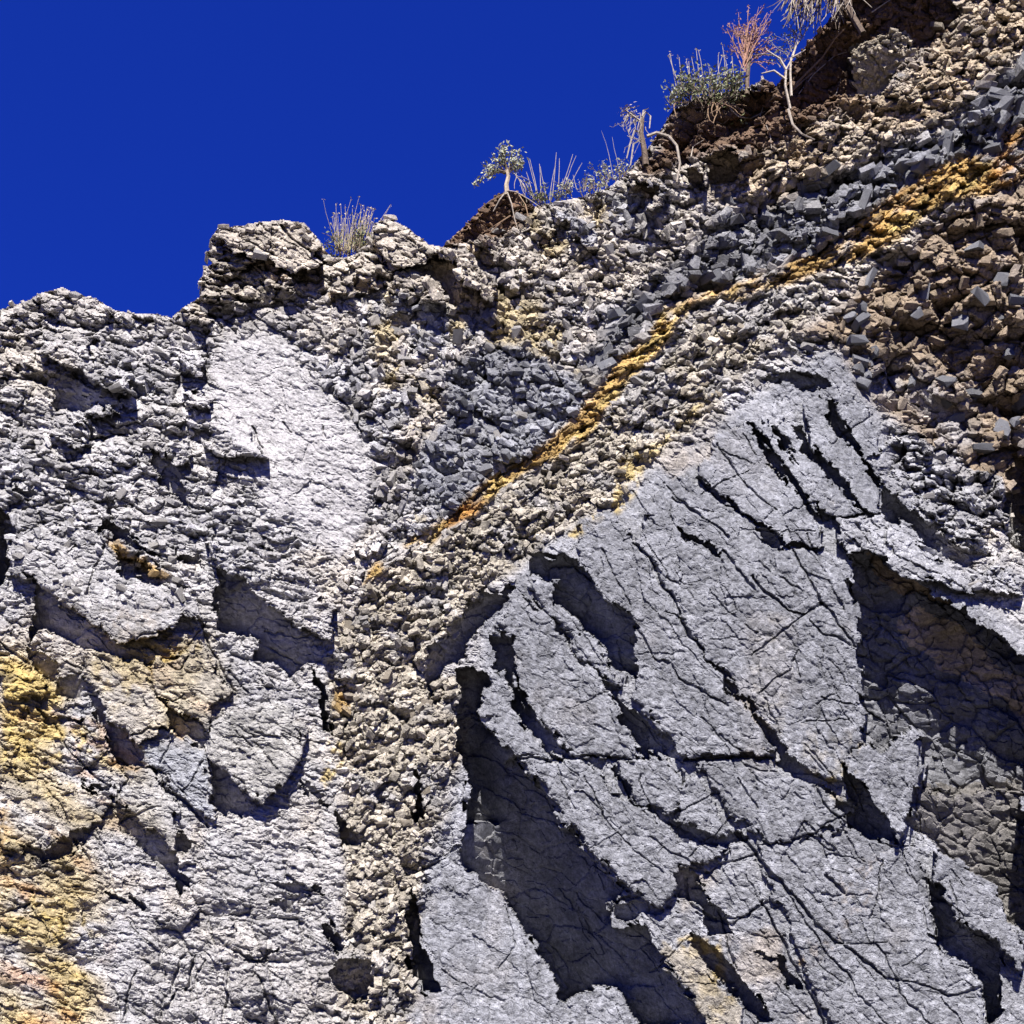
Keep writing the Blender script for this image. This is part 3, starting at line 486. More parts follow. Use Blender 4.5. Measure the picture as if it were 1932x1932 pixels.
# --- open joints and hairline cracks
for q, wd, dp in ((A6(230,880,290,925,350,1040,415,1120,440,1200,470,1260,540,1350), 4, 14), (A6(620,910,680,990,760,1070), 4, 10), (A6(760,1020,800,1090,900,1180,970,1190,1050,1140), 3.5, 12), (A6(1050,1140,1010,1060,960,980,930,910), 3, 10),
          (A6(1050,1140,1110,1210,1200,1330), 3, 10), (A6(750,1370,850,1290,970,1190), 3, 8), (A6(1000,1220,1060,1280,1130,1290,1200,1340), 3, 8), (A6(780,1530,850,1460,920,1420,950,1350), 2.5, 7),
          (A6(100,900,180,1060,220,1150), 2.2, 6), (A6(240,1250,330,1380,400,1410,430,1470,540,1540,640,1580), 3, 9), (A6(510,590,620,720,720,760), 3, 9), (A6(590,440,700,620,850,720), 2.5, 7), (A6(400,690,560,780,650,850), 3, 9),
          (A8(330,240,480,240,600,235,700,250), 4, 14), (A8(870,240,1000,232,1140,235), 4, 14), (A8(1030,470,1130,600,1220,690,1300,780,1420,870,1500,930), 4.5, 15), (A8(1500,930,1600,945,1700,990,1790,960), 3.5, 10),
          (A8(1250,490,1370,420), 2.5, 8), (A8(1270,330,1340,420,1400,460), 3, 9), (A8(850,580,940,600,1000,560,1080,540), 3, 9), (A8(860,620,870,690,960,740,1060,740,1100,700), 3.5, 10), (A8(970,720,1000,820,1030,900), 3, 9),
          (A8(550,300,620,430,700,520,800,600), 2.2, 6), (A8(610,410,560,360), 2, 6), (A8(460,250,480,330,520,400), 2.2, 6), (A8(1080,560,1180,660,1300,820,1400,960,1500,1073), 2.5, 7), (A8(1500,930,1600,1040,1640,1073), 2.5, 8),
          (A8(1310,610,1370,660), 4, 12), (A8(1110,690,1180,830,1260,980,1300,1073), 4, 12), (A8(900,720,1010,760,1130,690), 3, 9), (A8(100,900,200,960,300,1000), 2, 6), (A8(300,700,330,820,280,900), 2, 5),
          (A4(590,180,540,290,510,420,490,470), 2.5, 8), (A4(380,230,420,190,520,185,590,190), 2.2, 6), (A4(830,930,870,1000), 3, 10), (A4(640,1390,760,1450,860,1440,960,1600,1050,1650,1180,1780), 3.5, 11), (A4(300,1200,400,1360,520,1470,640,1560), 3, 9),
          (A4(480,1270,500,1340), 2.5, 7), (A4(0,730,80,800,160,860), 4, 13), (A4(940,850,1000,890,1060,810), 2.5, 8), (A4(960,1080,1040,1030), 2.5, 7), (A4(1120,590,1160,720,1240,850,1330,1010), 4, 12), (A4(1300,900,1400,1020), 3, 9),
          (A4(730,1280,840,1210,980,1230), 3, 9), (A4(900,1420,960,1300,1010,1260), 2.5, 7), (A4(670,1580,720,1500,660,1420), 3, 9), (A4(250,1560,360,1680,400,1760), 2.5, 7),
          (A7(760,1050,720,1120,700,1200), 5, 16), (A7(760,1040,800,1060,830,1000,840,900), 4, 13), (A7(860,980,890,910), 3, 9), (A7(990,940,1000,1060,970,1180), 4, 12), (A7(1130,980,1180,1120,1210,1189), 4, 12), (A7(540,1180,560,1060,600,960), 3, 9), (A7(800,890,760,960,740,1050), 3, 9),
          (A1(1420,1060,1460,1140,1500,1180), 3, 9), (A2(180,1290,230,1370,320,1480), 3, 10), (A1(1600,1040,1660,1100), 2.5, 7), (A1(1830,1060,1850,1130), 2.2, 6),
          (A2(270,560,290,620,280,680), 3, 9), (A2(400,600,400,660), 3, 9), (A2(470,580,490,660), 3, 9), (A2(440,500,460,560), 3, 9), (A2(600,650,660,700), 3, 9), (A2(560,620,700,590), 3, 8), (A2(330,500,440,560,470,590), 3, 8),
          (B4(560,235,470,180,430,120), 3.5, 10), (B4(150,120,280,200,360,240,440,290), 2.5, 7), (B4(330,120,400,170,520,230,600,300), 2, 5), (B4(400,420,340,380,360,440), 3, 9), (B4(440,380,400,440,380,490), 3, 9)):
    crack(q, wd, dp)
# fine joints of the grey wall, broken lines parallel to the bedding
rj = random.Random(4)
for k in range(150):
    x = rj.uniform(1000, 1800); y = rj.uniform(780, 1930)
    if x < 1000+(1300-y)*.6 or x > 1560+(y-700)*.25: continue
    L = rj.uniform(25, 120); an = math.radians(rj.choice([52, 50, 47, 55, 56, -35, 10, 75])); q = [(x, y)]
    for _ in range(4): an += rj.uniform(-.22, .22); q.append((q[-1][0]+math.cos(an)*L/4, q[-1][1]+math.sin(an)*L/4))
    crack(q, rj.uniform(1.6, 2.6), rj.uniform(3, 7))
for k in range(70):
    x = rj.uniform(0, 620); y = rj.uniform(1150, 1930); L = rj.uniform(20, 90); an = math.radians(rj.choice([42, 38, 48, 20, -40, 15])); q = [(x, y)]
    for _ in range(4): an += rj.uniform(-.25, .25); q.append((q[-1][0]+math.cos(an)*L/4, q[-1][1]+math.sin(an)*L/4))
    crack(q, rj.uniform(1.8, 3), rj.uniform(3, 8))
print('relief', round(time.time()-T0, 1))
CC = np.clip(CC*(1+np.clip(TINT, -.35, .35))[..., None], .02, .75).astype(f4)

# ------------------------------------------------------------------ materials
def rock_mat(name, attr=True, base=(.4,.4,.42), rough=.85, fine=1.0):
    m = bpy.data.materials.new(name); m.use_nodes = True; t = m.node_tree; b = t.nodes['Principled BSDF']
    b.inputs['Roughness'].default_value = rough; b.inputs['Specular IOR Level'].default_value = .25
    tc = t.nodes.new('ShaderNodeTexCoord')
    if attr:
        at = t.nodes.new('ShaderNodeAttribute'); at.attribute_name = 'Col'; src = at.outputs['Color']
    else:
        oi = t.nodes.new('ShaderNodeObjectInfo'); hv = t.nodes.new('ShaderNodeMapRange'); hv.inputs['To Min'].default_value = .7; hv.inputs['To Max'].default_value = 1.3
        rgb = t.nodes.new('ShaderNodeRGB'); rgb.outputs[0].default_value = (*base, 1); t.links.new(oi.outputs['Random'], hv.inputs['Value'])
        mu = t.nodes.new('ShaderNodeVectorMath'); mu.operation = 'SCALE'; t.links.new(rgb.outputs[0], mu.inputs[0]); t.links.new(hv.outputs[0], mu.inputs['Scale']); src = mu.outputs[0]
    def noise(scale, det, lo, hi, fmin=.3, fmax=.7):
        n = t.nodes.new('ShaderNodeTexNoise'); n.inputs['Scale'].default_value = scale; n.inputs['Detail'].default_value = det; n.inputs['Roughness'].default_value = .65
        t.links.new(tc.outputs['Object'], n.inputs['Vector']); r = t.nodes.new('ShaderNodeMapRange'); t.links.new(n.outputs['Fac'], r.inputs['Value'])
        r.inputs['From Min'].default_value = fmin; r.inputs['From Max'].default_value = fmax; r.inputs['To Min'].default_value = lo; r.inputs['To Max'].default_value = hi
        return n, r
    n1_, r1 = noise(34, 6, .5, 1.42); n2_, r2 = noise(120, 3, .66, 1.32)
    mm = t.nodes.new('ShaderNodeMath'); mm.operation = 'MULTIPLY'; t.links.new(r1.outputs[0], mm.inputs[0]); t.links.new(r2.outputs[0], mm.inputs[1])
    sc = t.nodes.new('ShaderNodeVectorMath'); sc.operation = 'SCALE'; t.links.new(src, sc.inputs[0]); t.links.new(mm.outputs[0], sc.inputs['Scale'])
    t.links.new(sc.outputs[0], b.inputs['Base Color'])
    bp = t.nodes.new('ShaderNodeBump'); bp.inputs['Strength'].default_value = .9*fine; bp.inputs['Distance'].default_value = .02
    ad = t.nodes.new('ShaderNodeMath'); ad.operation = 'ADD'; t.links.new(n1_.outputs['Fac'], ad.inputs[0]); t.links.new(n2_.outputs['Fac'], ad.inputs[1])
    t.links.new(ad.outputs[0], bp.inputs['Height']); t.links.new(bp.outputs[0], b.inputs['Normal'])
    return m
M_ROCK = rock_mat('weathered_rock'); M_SOIL = rock_mat('dry_soil', True, rough=1.0)
M_STONE = {k: rock_mat(k+'_stone', False, c) for k, c in (('pale', (.41,.385,.36)), ('grey', (.225,.225,.24)), ('tan', (.38,.325,.25)), ('ochre', (.42,.26,.09)), ('cream', (.47,.41,.33)))}
def plain_mat(name, c, rough=.9, var=.35, scale=40):
    m = bpy.data.materials.new(name); m.use_nodes = True; t = m.node_tree; b = t.nodes['Principled BSDF']; b.inputs['Roughness'].default_value = rough; b.inputs['Specular IOR Level'].default_value = .2
    tc = t.nodes.new('ShaderNodeTexCoord'); n = t.nodes.new('ShaderNodeTexNoise'); n.inputs['Scale'].default_value = scale; t.links.new(tc.outputs['Object'], n.inputs['Vector'])
    r = t.nodes.new('ShaderNodeValToRGB'); r.color_ramp.elements[0].position = .3; r.color_ramp.elements[1].position = .7
    r.color_ramp.elements[0].color = (*[v*(1-var) for v in c], 1); r.color_ramp.elements[1].color = (*[min(1, v*(1+var)) for v in c], 1)
    t.links.new(n.outputs['Fac'], r.inputs[0]); t.links.new(r.outputs[0], b.inputs['Base Color']); return m

# ------------------------------------------------------------------ meshes of the face
def new_mesh(name, V, Fq, mat, col=None, n=4):
    me = bpy.data.meshes.new(name); V = np.ascontiguousarray(V, f4); Fq = np.ascontiguousarray(Fq, np.int32)
    me.vertices.add(len(V)); me.vertices.foreach_set('co', V.ravel())
    me.loops.add(Fq.size); me.loops.foreach_set('vertex_index', Fq.ravel())
    me.polygons.add(len(Fq)); me.polygons.foreach_set('loop_start', np.arange(0, Fq.size, n, dtype=np.int32))
    me.attributes.new('sharp_face', 'BOOLEAN', 'FACE').data.foreach_set('value', np.ones(len(Fq), bool))
    if col is not None:
        at = me.color_attributes.new('Col', 'FLOAT_COLOR', 'POINT'); at.data.foreach_set('color', np.c_[col, np.ones(len(col))].astype(f4).ravel())
    me.materials.append(mat); me.update(calc_edges=True); return me
def obj(name, me, parent=None, **props):
    if name in ('foliage','blades','seed_heads','seed_head','dead_leaves','dry_leaves','leaves','twigs','branches','hanging_twigs','pale_twigs','pale_leaves','crown'): props['kind'] = 'stuff'
    o = bpy.data.objects.new(name, me); COL.objects.link(o)
    if parent: o.parent = parent
    for k, v in props.items():
        if v: o[k] = v
    return o

SKY = PP(-760,620,-300,600,-60,590,0,583,20,575,45,570,75,552,118,541,150,555,190,568,215,583,240,590,300,592,325,598,345,580,375,560,380,545,372,530,385,515,383,508,400,495,385,475,400,468,395,450,410,430,460,423,530,413,575,420,600,445,615,470,630,486,655,484,690,470,700,445,705,420,735,411,770,428,812,462,835,464,868,432,905,395,935,368,960,358,990,366,1010,388,1060,378,1100,370,1150,352,1185,325,1203,300,1225,275,1245,245,1270,205,1290,190,1340,178,1380,172,1400,170,1440,145,1465,160,1485,130,1500,110,1540,62,1600,-4,1660,-70,1760,-200,1900,-430,1960,-600,3000,-600,3000,2600,-900,2600)
p = np.array(SKY, f4); GX_, GY_ = X+.35*(WX-X), Y+.35*(WY-Y)
INS = np.zeros(X.shape, bool)
for k in range(len(p)):
    ax, ay = p[k]; bx, by = p[(k+1) % len(p)]
    if ay != by: INS ^= ((ay > GY_) != (by > GY_)) & (GX_ < (bx-ax)*(GY_-ay)/(by-ay)+ax)
# rims lean back a touch at the skyline
P3 = place(X.astype(float), Y.astype(float), H.astype(float)).astype(f4)
# setting regions
REG = np.zeros(X.shape, np.int16)
REG[Z['slabs'] > .5] = 1
REG[(Z['slope'] > .5) | (Z['dark'] > .5)] = 2
REG[Z['tan'] > .5] = 3
REG[(Z['shade'] > .5)] = 4
REG[Z['brown'] > .5] = 5
REG[so > .5] = 6
REG[Z['ochre'] > .5] = 7
RN = ['foliated_cliff_face', 'slab_cliff_face', 'rubble_slope', 'crumbled_rock_face', 'shaded_cliff_face', 'dirt_slope', 'soil_bank', 'ochre_seam']
KEY = np.where(LB > 0, LB+100, REG).astype(np.int16)
ok = INS[:-1, :-1] & INS[1:, :-1] & INS[:-1, 1:] & INS[1:, 1:]
Hc = np.stack([H[:-1, :-1], H[1:, :-1], H[:-1, 1:], H[1:, 1:]]); Kc = np.stack([KEY[:-1, :-1], KEY[1:, :-1], KEY[:-1, 1:], KEY[1:, 1:]])
CK = np.take_along_axis(Kc, Hc.argmax(0)[None], 0)[0]; CK = np.where(ok, CK, -1)
NIX = np.arange(NX*NY, dtype=np.int32).reshape(NY, NX)
PV = P3.reshape(-1, 3); CV = CC.reshape(-1, 3)
# split of each quad along the flatter diagonal keeps edges crisp: triangles
def build(key, name, mat, back, parent=None, full=False, **props):
    jj, ii = np.nonzero(CK == key)
    if len(jj) < 12: return None
    q = np.stack([NIX[jj, ii], NIX[jj+1, ii], NIX[jj+1, ii+1], NIX[jj, ii+1]], 1)
    ed = np.concatenate([q[:, [0, 1]], q[:, [1, 2]], q[:, [2, 3]], q[:, [3, 0]]]).astype(np.int64)
    kf = ed[:, 0]*(NX*NY)+ed[:, 1]; kr = ed[:, 1]*(NX*NY)+ed[:, 0]
    bd = ed[~np.isin(kf, kr)]
    if not full:                                   # the setting only folds back where it meets the sky or the sheet ends
        bi, bj = bd % NX, bd // NX
        nb = np.zeros(len(bd), bool)
        for e in (0, 1):
            x_, y_ = bi[:, e], bj[:, e]; m = (x_ == 0) | (x_ == NX-1) | (y_ == 0) | (y_ == NY-1)
            for dx in (-1, 0):
                for dy in (-1, 0):
                    cxx, cyy = np.clip(x_+dx, 0, NX-2), np.clip(y_+dy, 0, NY-2); m |= (CK[cyy, cxx] < 0)
            nb |= m
        bd = bd[nb]
    u, inv = np.unique(q, return_inverse=True); V = PV[u]; C = CV[u]; Fq = inv.reshape(q.shape)

    if len(bd):
        lu = np.searchsorted(u, bd); s = np.unique(lu); d_ = (V[s]-CAM)*np.array([1, 1, .93]); nv = V[s]+d_/np.linalg.norm(d_, axis=1)[:, None]*back; ix = np.searchsorted(s, lu)+len(V)
        if not full:
            low = (u[s]//NX) == NY-1; nv[low] = V[s][low]*np.array([1, 1, 0])+np.array([0, -.6, -.3])
        Fq = np.concatenate([Fq, np.stack([lu[:, 1], lu[:, 0], ix[:, 0], ix[:, 1]], 1)]); V = np.concatenate([V, nv]); C = np.concatenate([C, C[s]])
    return obj(name, new_mesh(name, V, Fq, mat, C), parent, **props)
SET = {}
for k, n in enumerate(RN):
    SET[k] = build(k, n, M_SOIL if 'soil' in n else M_ROCK, 3.0, kind='structure')
for i, (n, t_, c_, g_) in INFO.items():
    build(i+100, n, M_ROCK, .35, full=True, label=t_, category=c_, group=g_)
print('face', round(time.time()-T0, 1), NX, NY)

# ------------------------------------------------------------------ loose stones
def stone_protos(n, seed, flat=.55):
    out = []; r = random.Random(seed)
    for k in range(n):
        bm = bmesh.new()
        ex, ey = r.uniform(.6, 1.0), r.uniform(.35, .8)
        for sx in (-1, 1):
            for sy in (-1, 1):
                for sz in (-1, 1):
                    if r.random() < .9: bm.verts.new(((sx*r.uniform(.55, 1.1))*ex*1.2, sy*r.uniform(.5, 1.1)*ey, sz*r.uniform(.4, 1.1)*flat*.8))
        for _ in range(3): v = Vector((r.gauss(0, 1), r.gauss(0, 1), r.gauss(0, 1))).normalized()*1.15; bm.verts.new((v.x*ex*1.3, v.y*ey, v.z*flat))
        res = bmesh.ops.convex_hull(bm, input=bm.verts)
        bmesh.ops.delete(bm, geom=[g for g in res['geom_interior'] if isinstance(g, bmesh.types.BMVert)], context='VERTS')
        bmesh.ops.triangulate(bm, faces=bm.faces); bm.verts.index_update()
        out.append((np.array([v.co for v in bm.verts], f4), np.array([[v.index for v in f.verts] for f in bm.faces], np.int32))); bm.free()
    return out
PROT = stone_protos(22, 3)
rg = np.random.default_rng(7)
def rotm(theta, spread):
    """bedding dip theta (degrees, down to the right), some tumble"""
    a = math.radians(-theta)+rg.normal(0, spread); b = rg.normal(0, spread)+.5; c = rg.normal(0, spread*1.2)
    ca, sa, cb, sb_, cc, sc = math.cos(a), math.sin(a), math.cos(b), math.sin(b), math.cos(c), math.sin(c)
    Ry = np.array([[ca, 0, -sa], [0, 1, 0], [sa, 0, ca]]); Rx = np.array([[1, 0, 0], [0, cb, -sb_], [0, sb_, cb]]); Rz = np.array([[cc, -sc, 0], [sc, cc, 0], [0, 0, 1]])
    return Ry@Rx@Rz
def hgt(x, y):
    i = np.clip(np.searchsorted(xs, x), 1, NX-1); j = np.clip(np.searchsorted(ys, y), 1, NY-1); return H[j, i]
def spots(W, n, tries=6):
    """random survey points where weight W is high"""
    o = []; m = np.argwhere((W > .4) & INS & (X > -30) & (X < 1962) & (Y > -20) & (Y < 1950))
    if len(m) == 0: return []
    s = m[rg.integers(0, len(m), n)]; return [(xs[i], ys[j], H[j, i], CC[j, i]) for j, i in s]
def stones(name, W, n, s0, s1, theta, spread, parent, big=0, mat='pale', sink=.2, lift=0., cmul=1.08):
    """n small stones joined, the BIG largest of them single objects"""
    VV, FF, CO, off = [], [], [], 0
    sz = s0*(s1/s0)**(rg.random(n)**2.2); sz.sort(); pts = spots(W, n)
    for k, (x, y, h, c) in enumerate(pts):
        s_px = float(sz[k]); s_m = s_px*float(scale_at(y))*.5; v, fc = PROT[int(rg.integers(len(PROT)))]; R = rotm(theta, spread)
        P = place(np.float64(x), np.float64(y), np.float64(h+s_px*(.22-sink+lift)))
        if k >= n-big:
            me = new_mesh('stone', v*1.0, fc, M_STONE[mat], None, 3); o = obj('stone', me, parent)
            from mathutils import Matrix
            M = Matrix((R*(s_m)).tolist()).to_4x4(); M.translation = Vector(P.tolist()); o.matrix_world = M
        else:
            VV.append((v@R.T)*s_m+P); FF.append(fc+off); off += len(v); CO.append(np.repeat((c*cmul*rg.uniform(.75, 1.25))[None], len(v), 0))
    if VV: obj(name, new_mesh(name, np.concatenate(VV), np.concatenate(FF), M_ROCK, np.clip(np.concatenate(CO), .02, .8), 3), parent, kind='stuff')
nod = 1-np.clip(Z['smooth'], 0, 1)
stones('rubble', np.clip(Z['slope']-Z['ochre']-Z['smooth']-Z['dark']*.7, 0, 1), 5200, 6, 30, 30, .7, SET[2], 60, 'pale')
stones('rubble', np.clip(dk, 0, 1), 2200, 7, 44, -30, .6, SET[2], 60, 'grey')
stones('rubble', np.clip(Z['blocky'], 0, 1), 260, 9, 34, 35, .5, SET[2], 20, 'grey')
stones('rubble', np.clip(tn-Z['slabs'], 0, 1), 4200, 6, 26, -30, .7, SET[3], 50, 'tan')
stones('rubble', np.clip(Z['ochre'], 0, 1), 1500, 5, 14, -38, .4, SET[7], 0, 'ochre')
stones('rubble', np.clip(Z['shade']-Z['ochre'], 0, 1), 700, 8, 46, -30, .7, SET[4], 40, 'grey')
stones('rubble', np.clip(Z['brown'], 0, 1), 1300, 5, 24, -35, .7, SET[5], 20, 'tan')
stones('rubble', np.clip(LEFT-Z['smooth']-Z['yellow']*.6, 0, 1)*sstep(1200, 1050, Y), 2600, 6, 26, 20, .45, SET[0], 50, 'pale')
stones('clods', so, 900, 6, 20, 0, .9, SET[6], 0, 'tan', cmul=1.2)
print('stones', round(time.time()-T0, 1))

# ------------------------------------------------------------------ ground below
gm = plain_mat('gravel_ground', (.05,.045,.04), .95, .25, 3)
gx, gy = np.meshgrid(np.linspace(-60, 60, 61), np.linspace(-80, 9, 61)); gz = (.12*np.sin(gx*.7)*np.cos(gy*.5)+.05*np.sin(gx*3.1+gy*2.3)-.05).astype(f4)
ix = np.arange(61*61).reshape(61, 61)
obj('ground', new_mesh('ground', np.stack([gx, gy, gz], -1).reshape(-1, 3), np.stack([ix[:-1, :-1], ix[:-1, 1:], ix[1:, 1:], ix[1:, :-1]], -1).reshape(-1, 4), gm), kind='structure')

# ------------------------------------------------------------------ plants
M_TWIG = plain_mat('dry_twig', (.34,.27,.20)); M_PALE = plain_mat('bleached_wood', (.34,.29,.235)); M_LEAF = plain_mat('grey_green_leaf', (.17,.18,.09)); M_LEAF2 = plain_mat('silver_leaf', (.36,.36,.24))
M_STRAW = plain_mat('straw', (.48,.40,.26)); M_RED = plain_mat('reddish_twig', (.36,.20,.14)); M_BARK = plain_mat('dark_bark', (.13,.095,.07)); M_ROOT = plain_mat('root', (.30,.20,.12))
class Frame:
    """stands a plant on the face at a survey point: a right, b up, c towards the viewer, in plan units"""
    def __init__(s, x, y, lift=0):
        x, y = float(x), float(y); s.o = place(np.float64(x), np.float64(y), np.float64(hgt(x, y)+lift)); r = ray(np.float64(x), np.float64(y)); s.k = float(scale_at(y))
        s.k *= np.dot(s.o-CAM, FW)/(np.dot(place(np.float64(x), np.float64(y), np.float64(0))-CAM, FW)); el = math.atan2(r[2], math.hypot(r[0], r[1])); s.z = 1/max(.45, math.cos(el))
    def __call__(s, a, b, c=0): return np.array([a*s.k, -c*s.k, b*s.k*s.z])
def tubes(paths, sides=4):
    VV, FF, off = [], [], 0
    for pts, r0, r1 in paths:
        P = np.array(pts, float); n = len(P)
        for k in range(n):
            d = P[min(k+1, n-1)]-P[max(k-1, 0)]; d /= np.linalg.norm(d)+1e-9
            a = np.cross(d, (.3, 1, .2)); a /= np.linalg.norm(a)+1e-9; b = np.cross(d, a); r = r0+(r1-r0)*k/(n-1)
            for q in range(sides): t = 2*math.pi*q/sides; VV.append(P[k]+r*(math.cos(t)*a+math.sin(t)*b))
        for k in range(n-1):
            for q in range(sides): FF.append((off+k*sides+q, off+k*sides+(q+1) % sides, off+(k+1)*sides+(q+1) % sides, off+(k+1)*sides+q))
        off += n*sides
    return np.array(VV), np.array(FF)
def leaves(pts, size, r):
    VV, FF = [], []
    for p_ in pts:
        u = r.normal(size=3); u /= np.linalg.norm(u); v = np.cross(u, r.normal(size=3)); v /= np.linalg.norm(v); s = size*r.uniform(.6, 1.3); o = len(VV)
        VV += [p_-u*s, p_+v*s*.4, p_+u*s, p_-v*s*.4]; FF.append((o, o+1, o+2, o+3))
    return np.array(VV), np.array(FF)
rp = np.random.default_rng(21)
def walk(F_, a, b, c, ang, L, n=5, bend=.25, cz=.4):
    """a wandering twig in the frame's own units"""
    o = [(a, b, c)]; dz = rp.normal(0, cz)
    for _ in range(n):
        ang += rp.normal(0, bend); a += math.cos(ang)*L/n; b += math.sin(ang)*L/n; c += dz*L/n*.5; o.append((a, b, c))
    return o, ang
def plant(name, text, cat, x, y, group=None, lift=0):
    F_ = Frame(x, y, lift); e = bpy.data.objects.new(name, None); COL.objects.link(e); e.location = F_.o.tolist(); e.empty_display_size = .1
    e['label'] = text; e['category'] = cat
    if group: e['group'] = group
    return F_, e
def addtubes(name, F_, e, paths, mat, sides=4):
    V, Fq = tubes([([F_(*q) for q in p_], r0*F_.k, r1*F_.k) for p_, r0, r1 in paths], sides); return obj(name, new_mesh(name, V, Fq, mat), e)
def addleaves(name, F_, e, pts, size, mat):
    V, Fq = leaves([F_(*q) for q in pts], size*F_.k, rp); return obj(name, new_mesh(name, V, Fq, mat), e)
def bushy(F_, e, w_, h_, nst, nl, leafmat, stemmat, ls=4., flat=1.):
    P, Lp = [], []
    for k in range(nst):
        a0 = rp.uniform(-.35, .35)*w_; pth, an = walk(F_, a0, -4, rp.uniform(-.3, .3)*w_, math.pi/2-a0/w_*2.2+rp.normal(0, .3), h_*rp.uniform(.6, 1.0), 5)
        P.append((pth, 1.1, .4))
        for q in range(nl//nst):
            t = rp.uniform(.25, 1.0)*5; i_ = min(int(t), 4); z = np.array(pth[i_])+(np.array(pth[i_+1])-np.array(pth[i_]))*(t-i_)
            Lp.append(tuple(z+rp.normal(0, ls*1.4, 3)))
    addtubes('stem', F_, e, P, stemmat); addleaves('foliage', F_, e, Lp, ls, leafmat)
def spikes(F_, e, x0, x1, n, h0, h1, mat, name='stalk', base=0, fan=.25, r=.75, heads=0):
    for k in range(n):
        a = x0+(x1-x0)*(k+.5)/n+rp.normal(0, 2); pth, an = walk(F_, a, base, rp.normal(0, 5), math.pi/2-fan*((k+.5)/n-.5)*2+rp.normal(0, .06), rp.uniform(h0, h1), 4, .06, .1)
        o = addtubes(name, F_, e, [(pth, r, r*.5)], mat)
        if heads: addleaves('seed_head', F_, o, [tuple(np.array(pth[-1])+rp.normal(0, 2.2, 3)) for _ in range(heads)], 3., mat)

# dry grass tuft between the two ridge blocks
F_, e = plant('grass_tuft', 'dry bushy grass tuft in the gap between two ridge boulders', 'grass tuft', 660, 478)
bushy(F_, e, 70, 55, 26, 900, M_LEAF, M_BARK, 3.4)
P = []
for k in range(95):
    a = rp.uniform(-36, 42); pth, _ = walk(F_, a*.7, 0, rp.normal(0, 10), math.pi/2-a*.006+rp.normal(0, .14)-.05, rp.uniform(45, 92), 4, .08); P.append((pth, .75, .3))
o = addtubes('blades', F_, e, P, M_STRAW, 3); addleaves('seed_heads', F_, e, [tuple(np.array(p_[0][-1])+rp.normal(0, 1.6, 3)) for p_ in P for _ in range(3)], 2.4, M_STRAW)['kind'] = 'stuff'
# little tree-like shrub with a bare trunk
F_, e = plant('shrub', 'small tree shaped shrub with a bare trunk above the root hung soil', 'shrub', 957, 362)
addtubes('trunk', F_, e, [([(0,-6,0),(-2,12,0),(2,28,0),(-1,40,0)], 5, 3.2)], M_TWIG, 6)
P, Lp = [], []
for a0, ang, L in ((-1,1.9,42),(-1,1.3,46),(0,1.57,52),(-2,2.3,40),(1,.9,40),(0,2.75,46),(-4,3.0,40),(2,.55,34),(0,1.7,40),(0,1.1,44)):
    pth, an = walk(F_, a0, 34, 0, ang, L, 5, .16, .5); P.append((pth, 1.9, .6))
    for q in range(60):
        t = rp.uniform(.35, 1.05)*5; i_ = min(int(t), 4); z = np.array(pth[i_])+(np.array(pth[min(i_+1, 5)])-np.array(pth[i_]))*(t-i_); Lp.append(tuple(z+rp.normal(0, 4.6, 3)))
pth, an = walk(F_, -22, 36, 0, 3.5, 46, 5, .1, .2); P.append((pth, 1.6, .5)); Lp += [tuple(np.array(pth[min(int(t), 5)])+rp.normal(0, 3.6, 3)) for t in rp.uniform(1, 6, 70)]
addtubes('branch', F_, e, P, M_BARK); addleaves('crown', F_, e, Lp, 4.2, M_LEAF2)
for k in range(7):
    pth, _ = walk(F_, 12+k*3, 34-k*3, 0, -1.2+rp.normal(0, .25), rp.uniform(20, 44), 4, .2); addtubes('dead_twig', F_, e, [(pth, .8, .4)], M_PALE)
for pth in ([(2,-2,6),(16,-8,12),(40,-20,10),(66,-34,6)], [(-2,-4,8),(-14,-24,16),(-26,-44,14)], [(0,-6,8),(8,-30,14),(14,-56,10),(24,-84,6)], [(-6,-10,10),(-30,-26,16),(-52,-40,14)], [(-12,-70,24),(-30,-84,20),(-50,-100,14)], [(6,-50,12),(-18,-70,20),(-46,-84,16)], [(20,-10,10),(34,-30,10),(40,-52,8)]):
    addtubes('root', F_, e, [(pth, 1.5, .7)], M_ROOT if pth[0][1] < -9 else M_PALE)
# stalky shrub and low shrubs on the crest
F_, e = plant('shrub', 'low dark shrub with a spray of tall bare stalks right of the small tree shape', 'shrub', 1025, 384)
bushy(F_, e, 66, 34, 16, 460, M_LEAF, M_BARK, 3.2); spikes(F_, e, -22, 42, 12, 55, 84, M_PALE, base=10, fan=.45, r=.85)
F_, e = plant('shrub', 'row like low grey shrub between the stalky shrub and the pale crest rocks', 'shrub', 1100, 366)
bushy(F_, e, 90, 30, 18, 420, M_LEAF2, M_BARK, 3.0); spikes(F_, e, -38, 44, 12, 14, 30, M_PALE, base=8)
F_, e = plant('shrub', 'wispy grey shrub at the foot of the twisted dead shrub', 'shrub', 1165, 338)
bushy(F_, e, 60, 46, 14, 420, M_LEAF2, M_BARK, 3.2); spikes(F_, e, -10, 20, 3, 70, 96, M_PALE, fan=.4, r=.5)
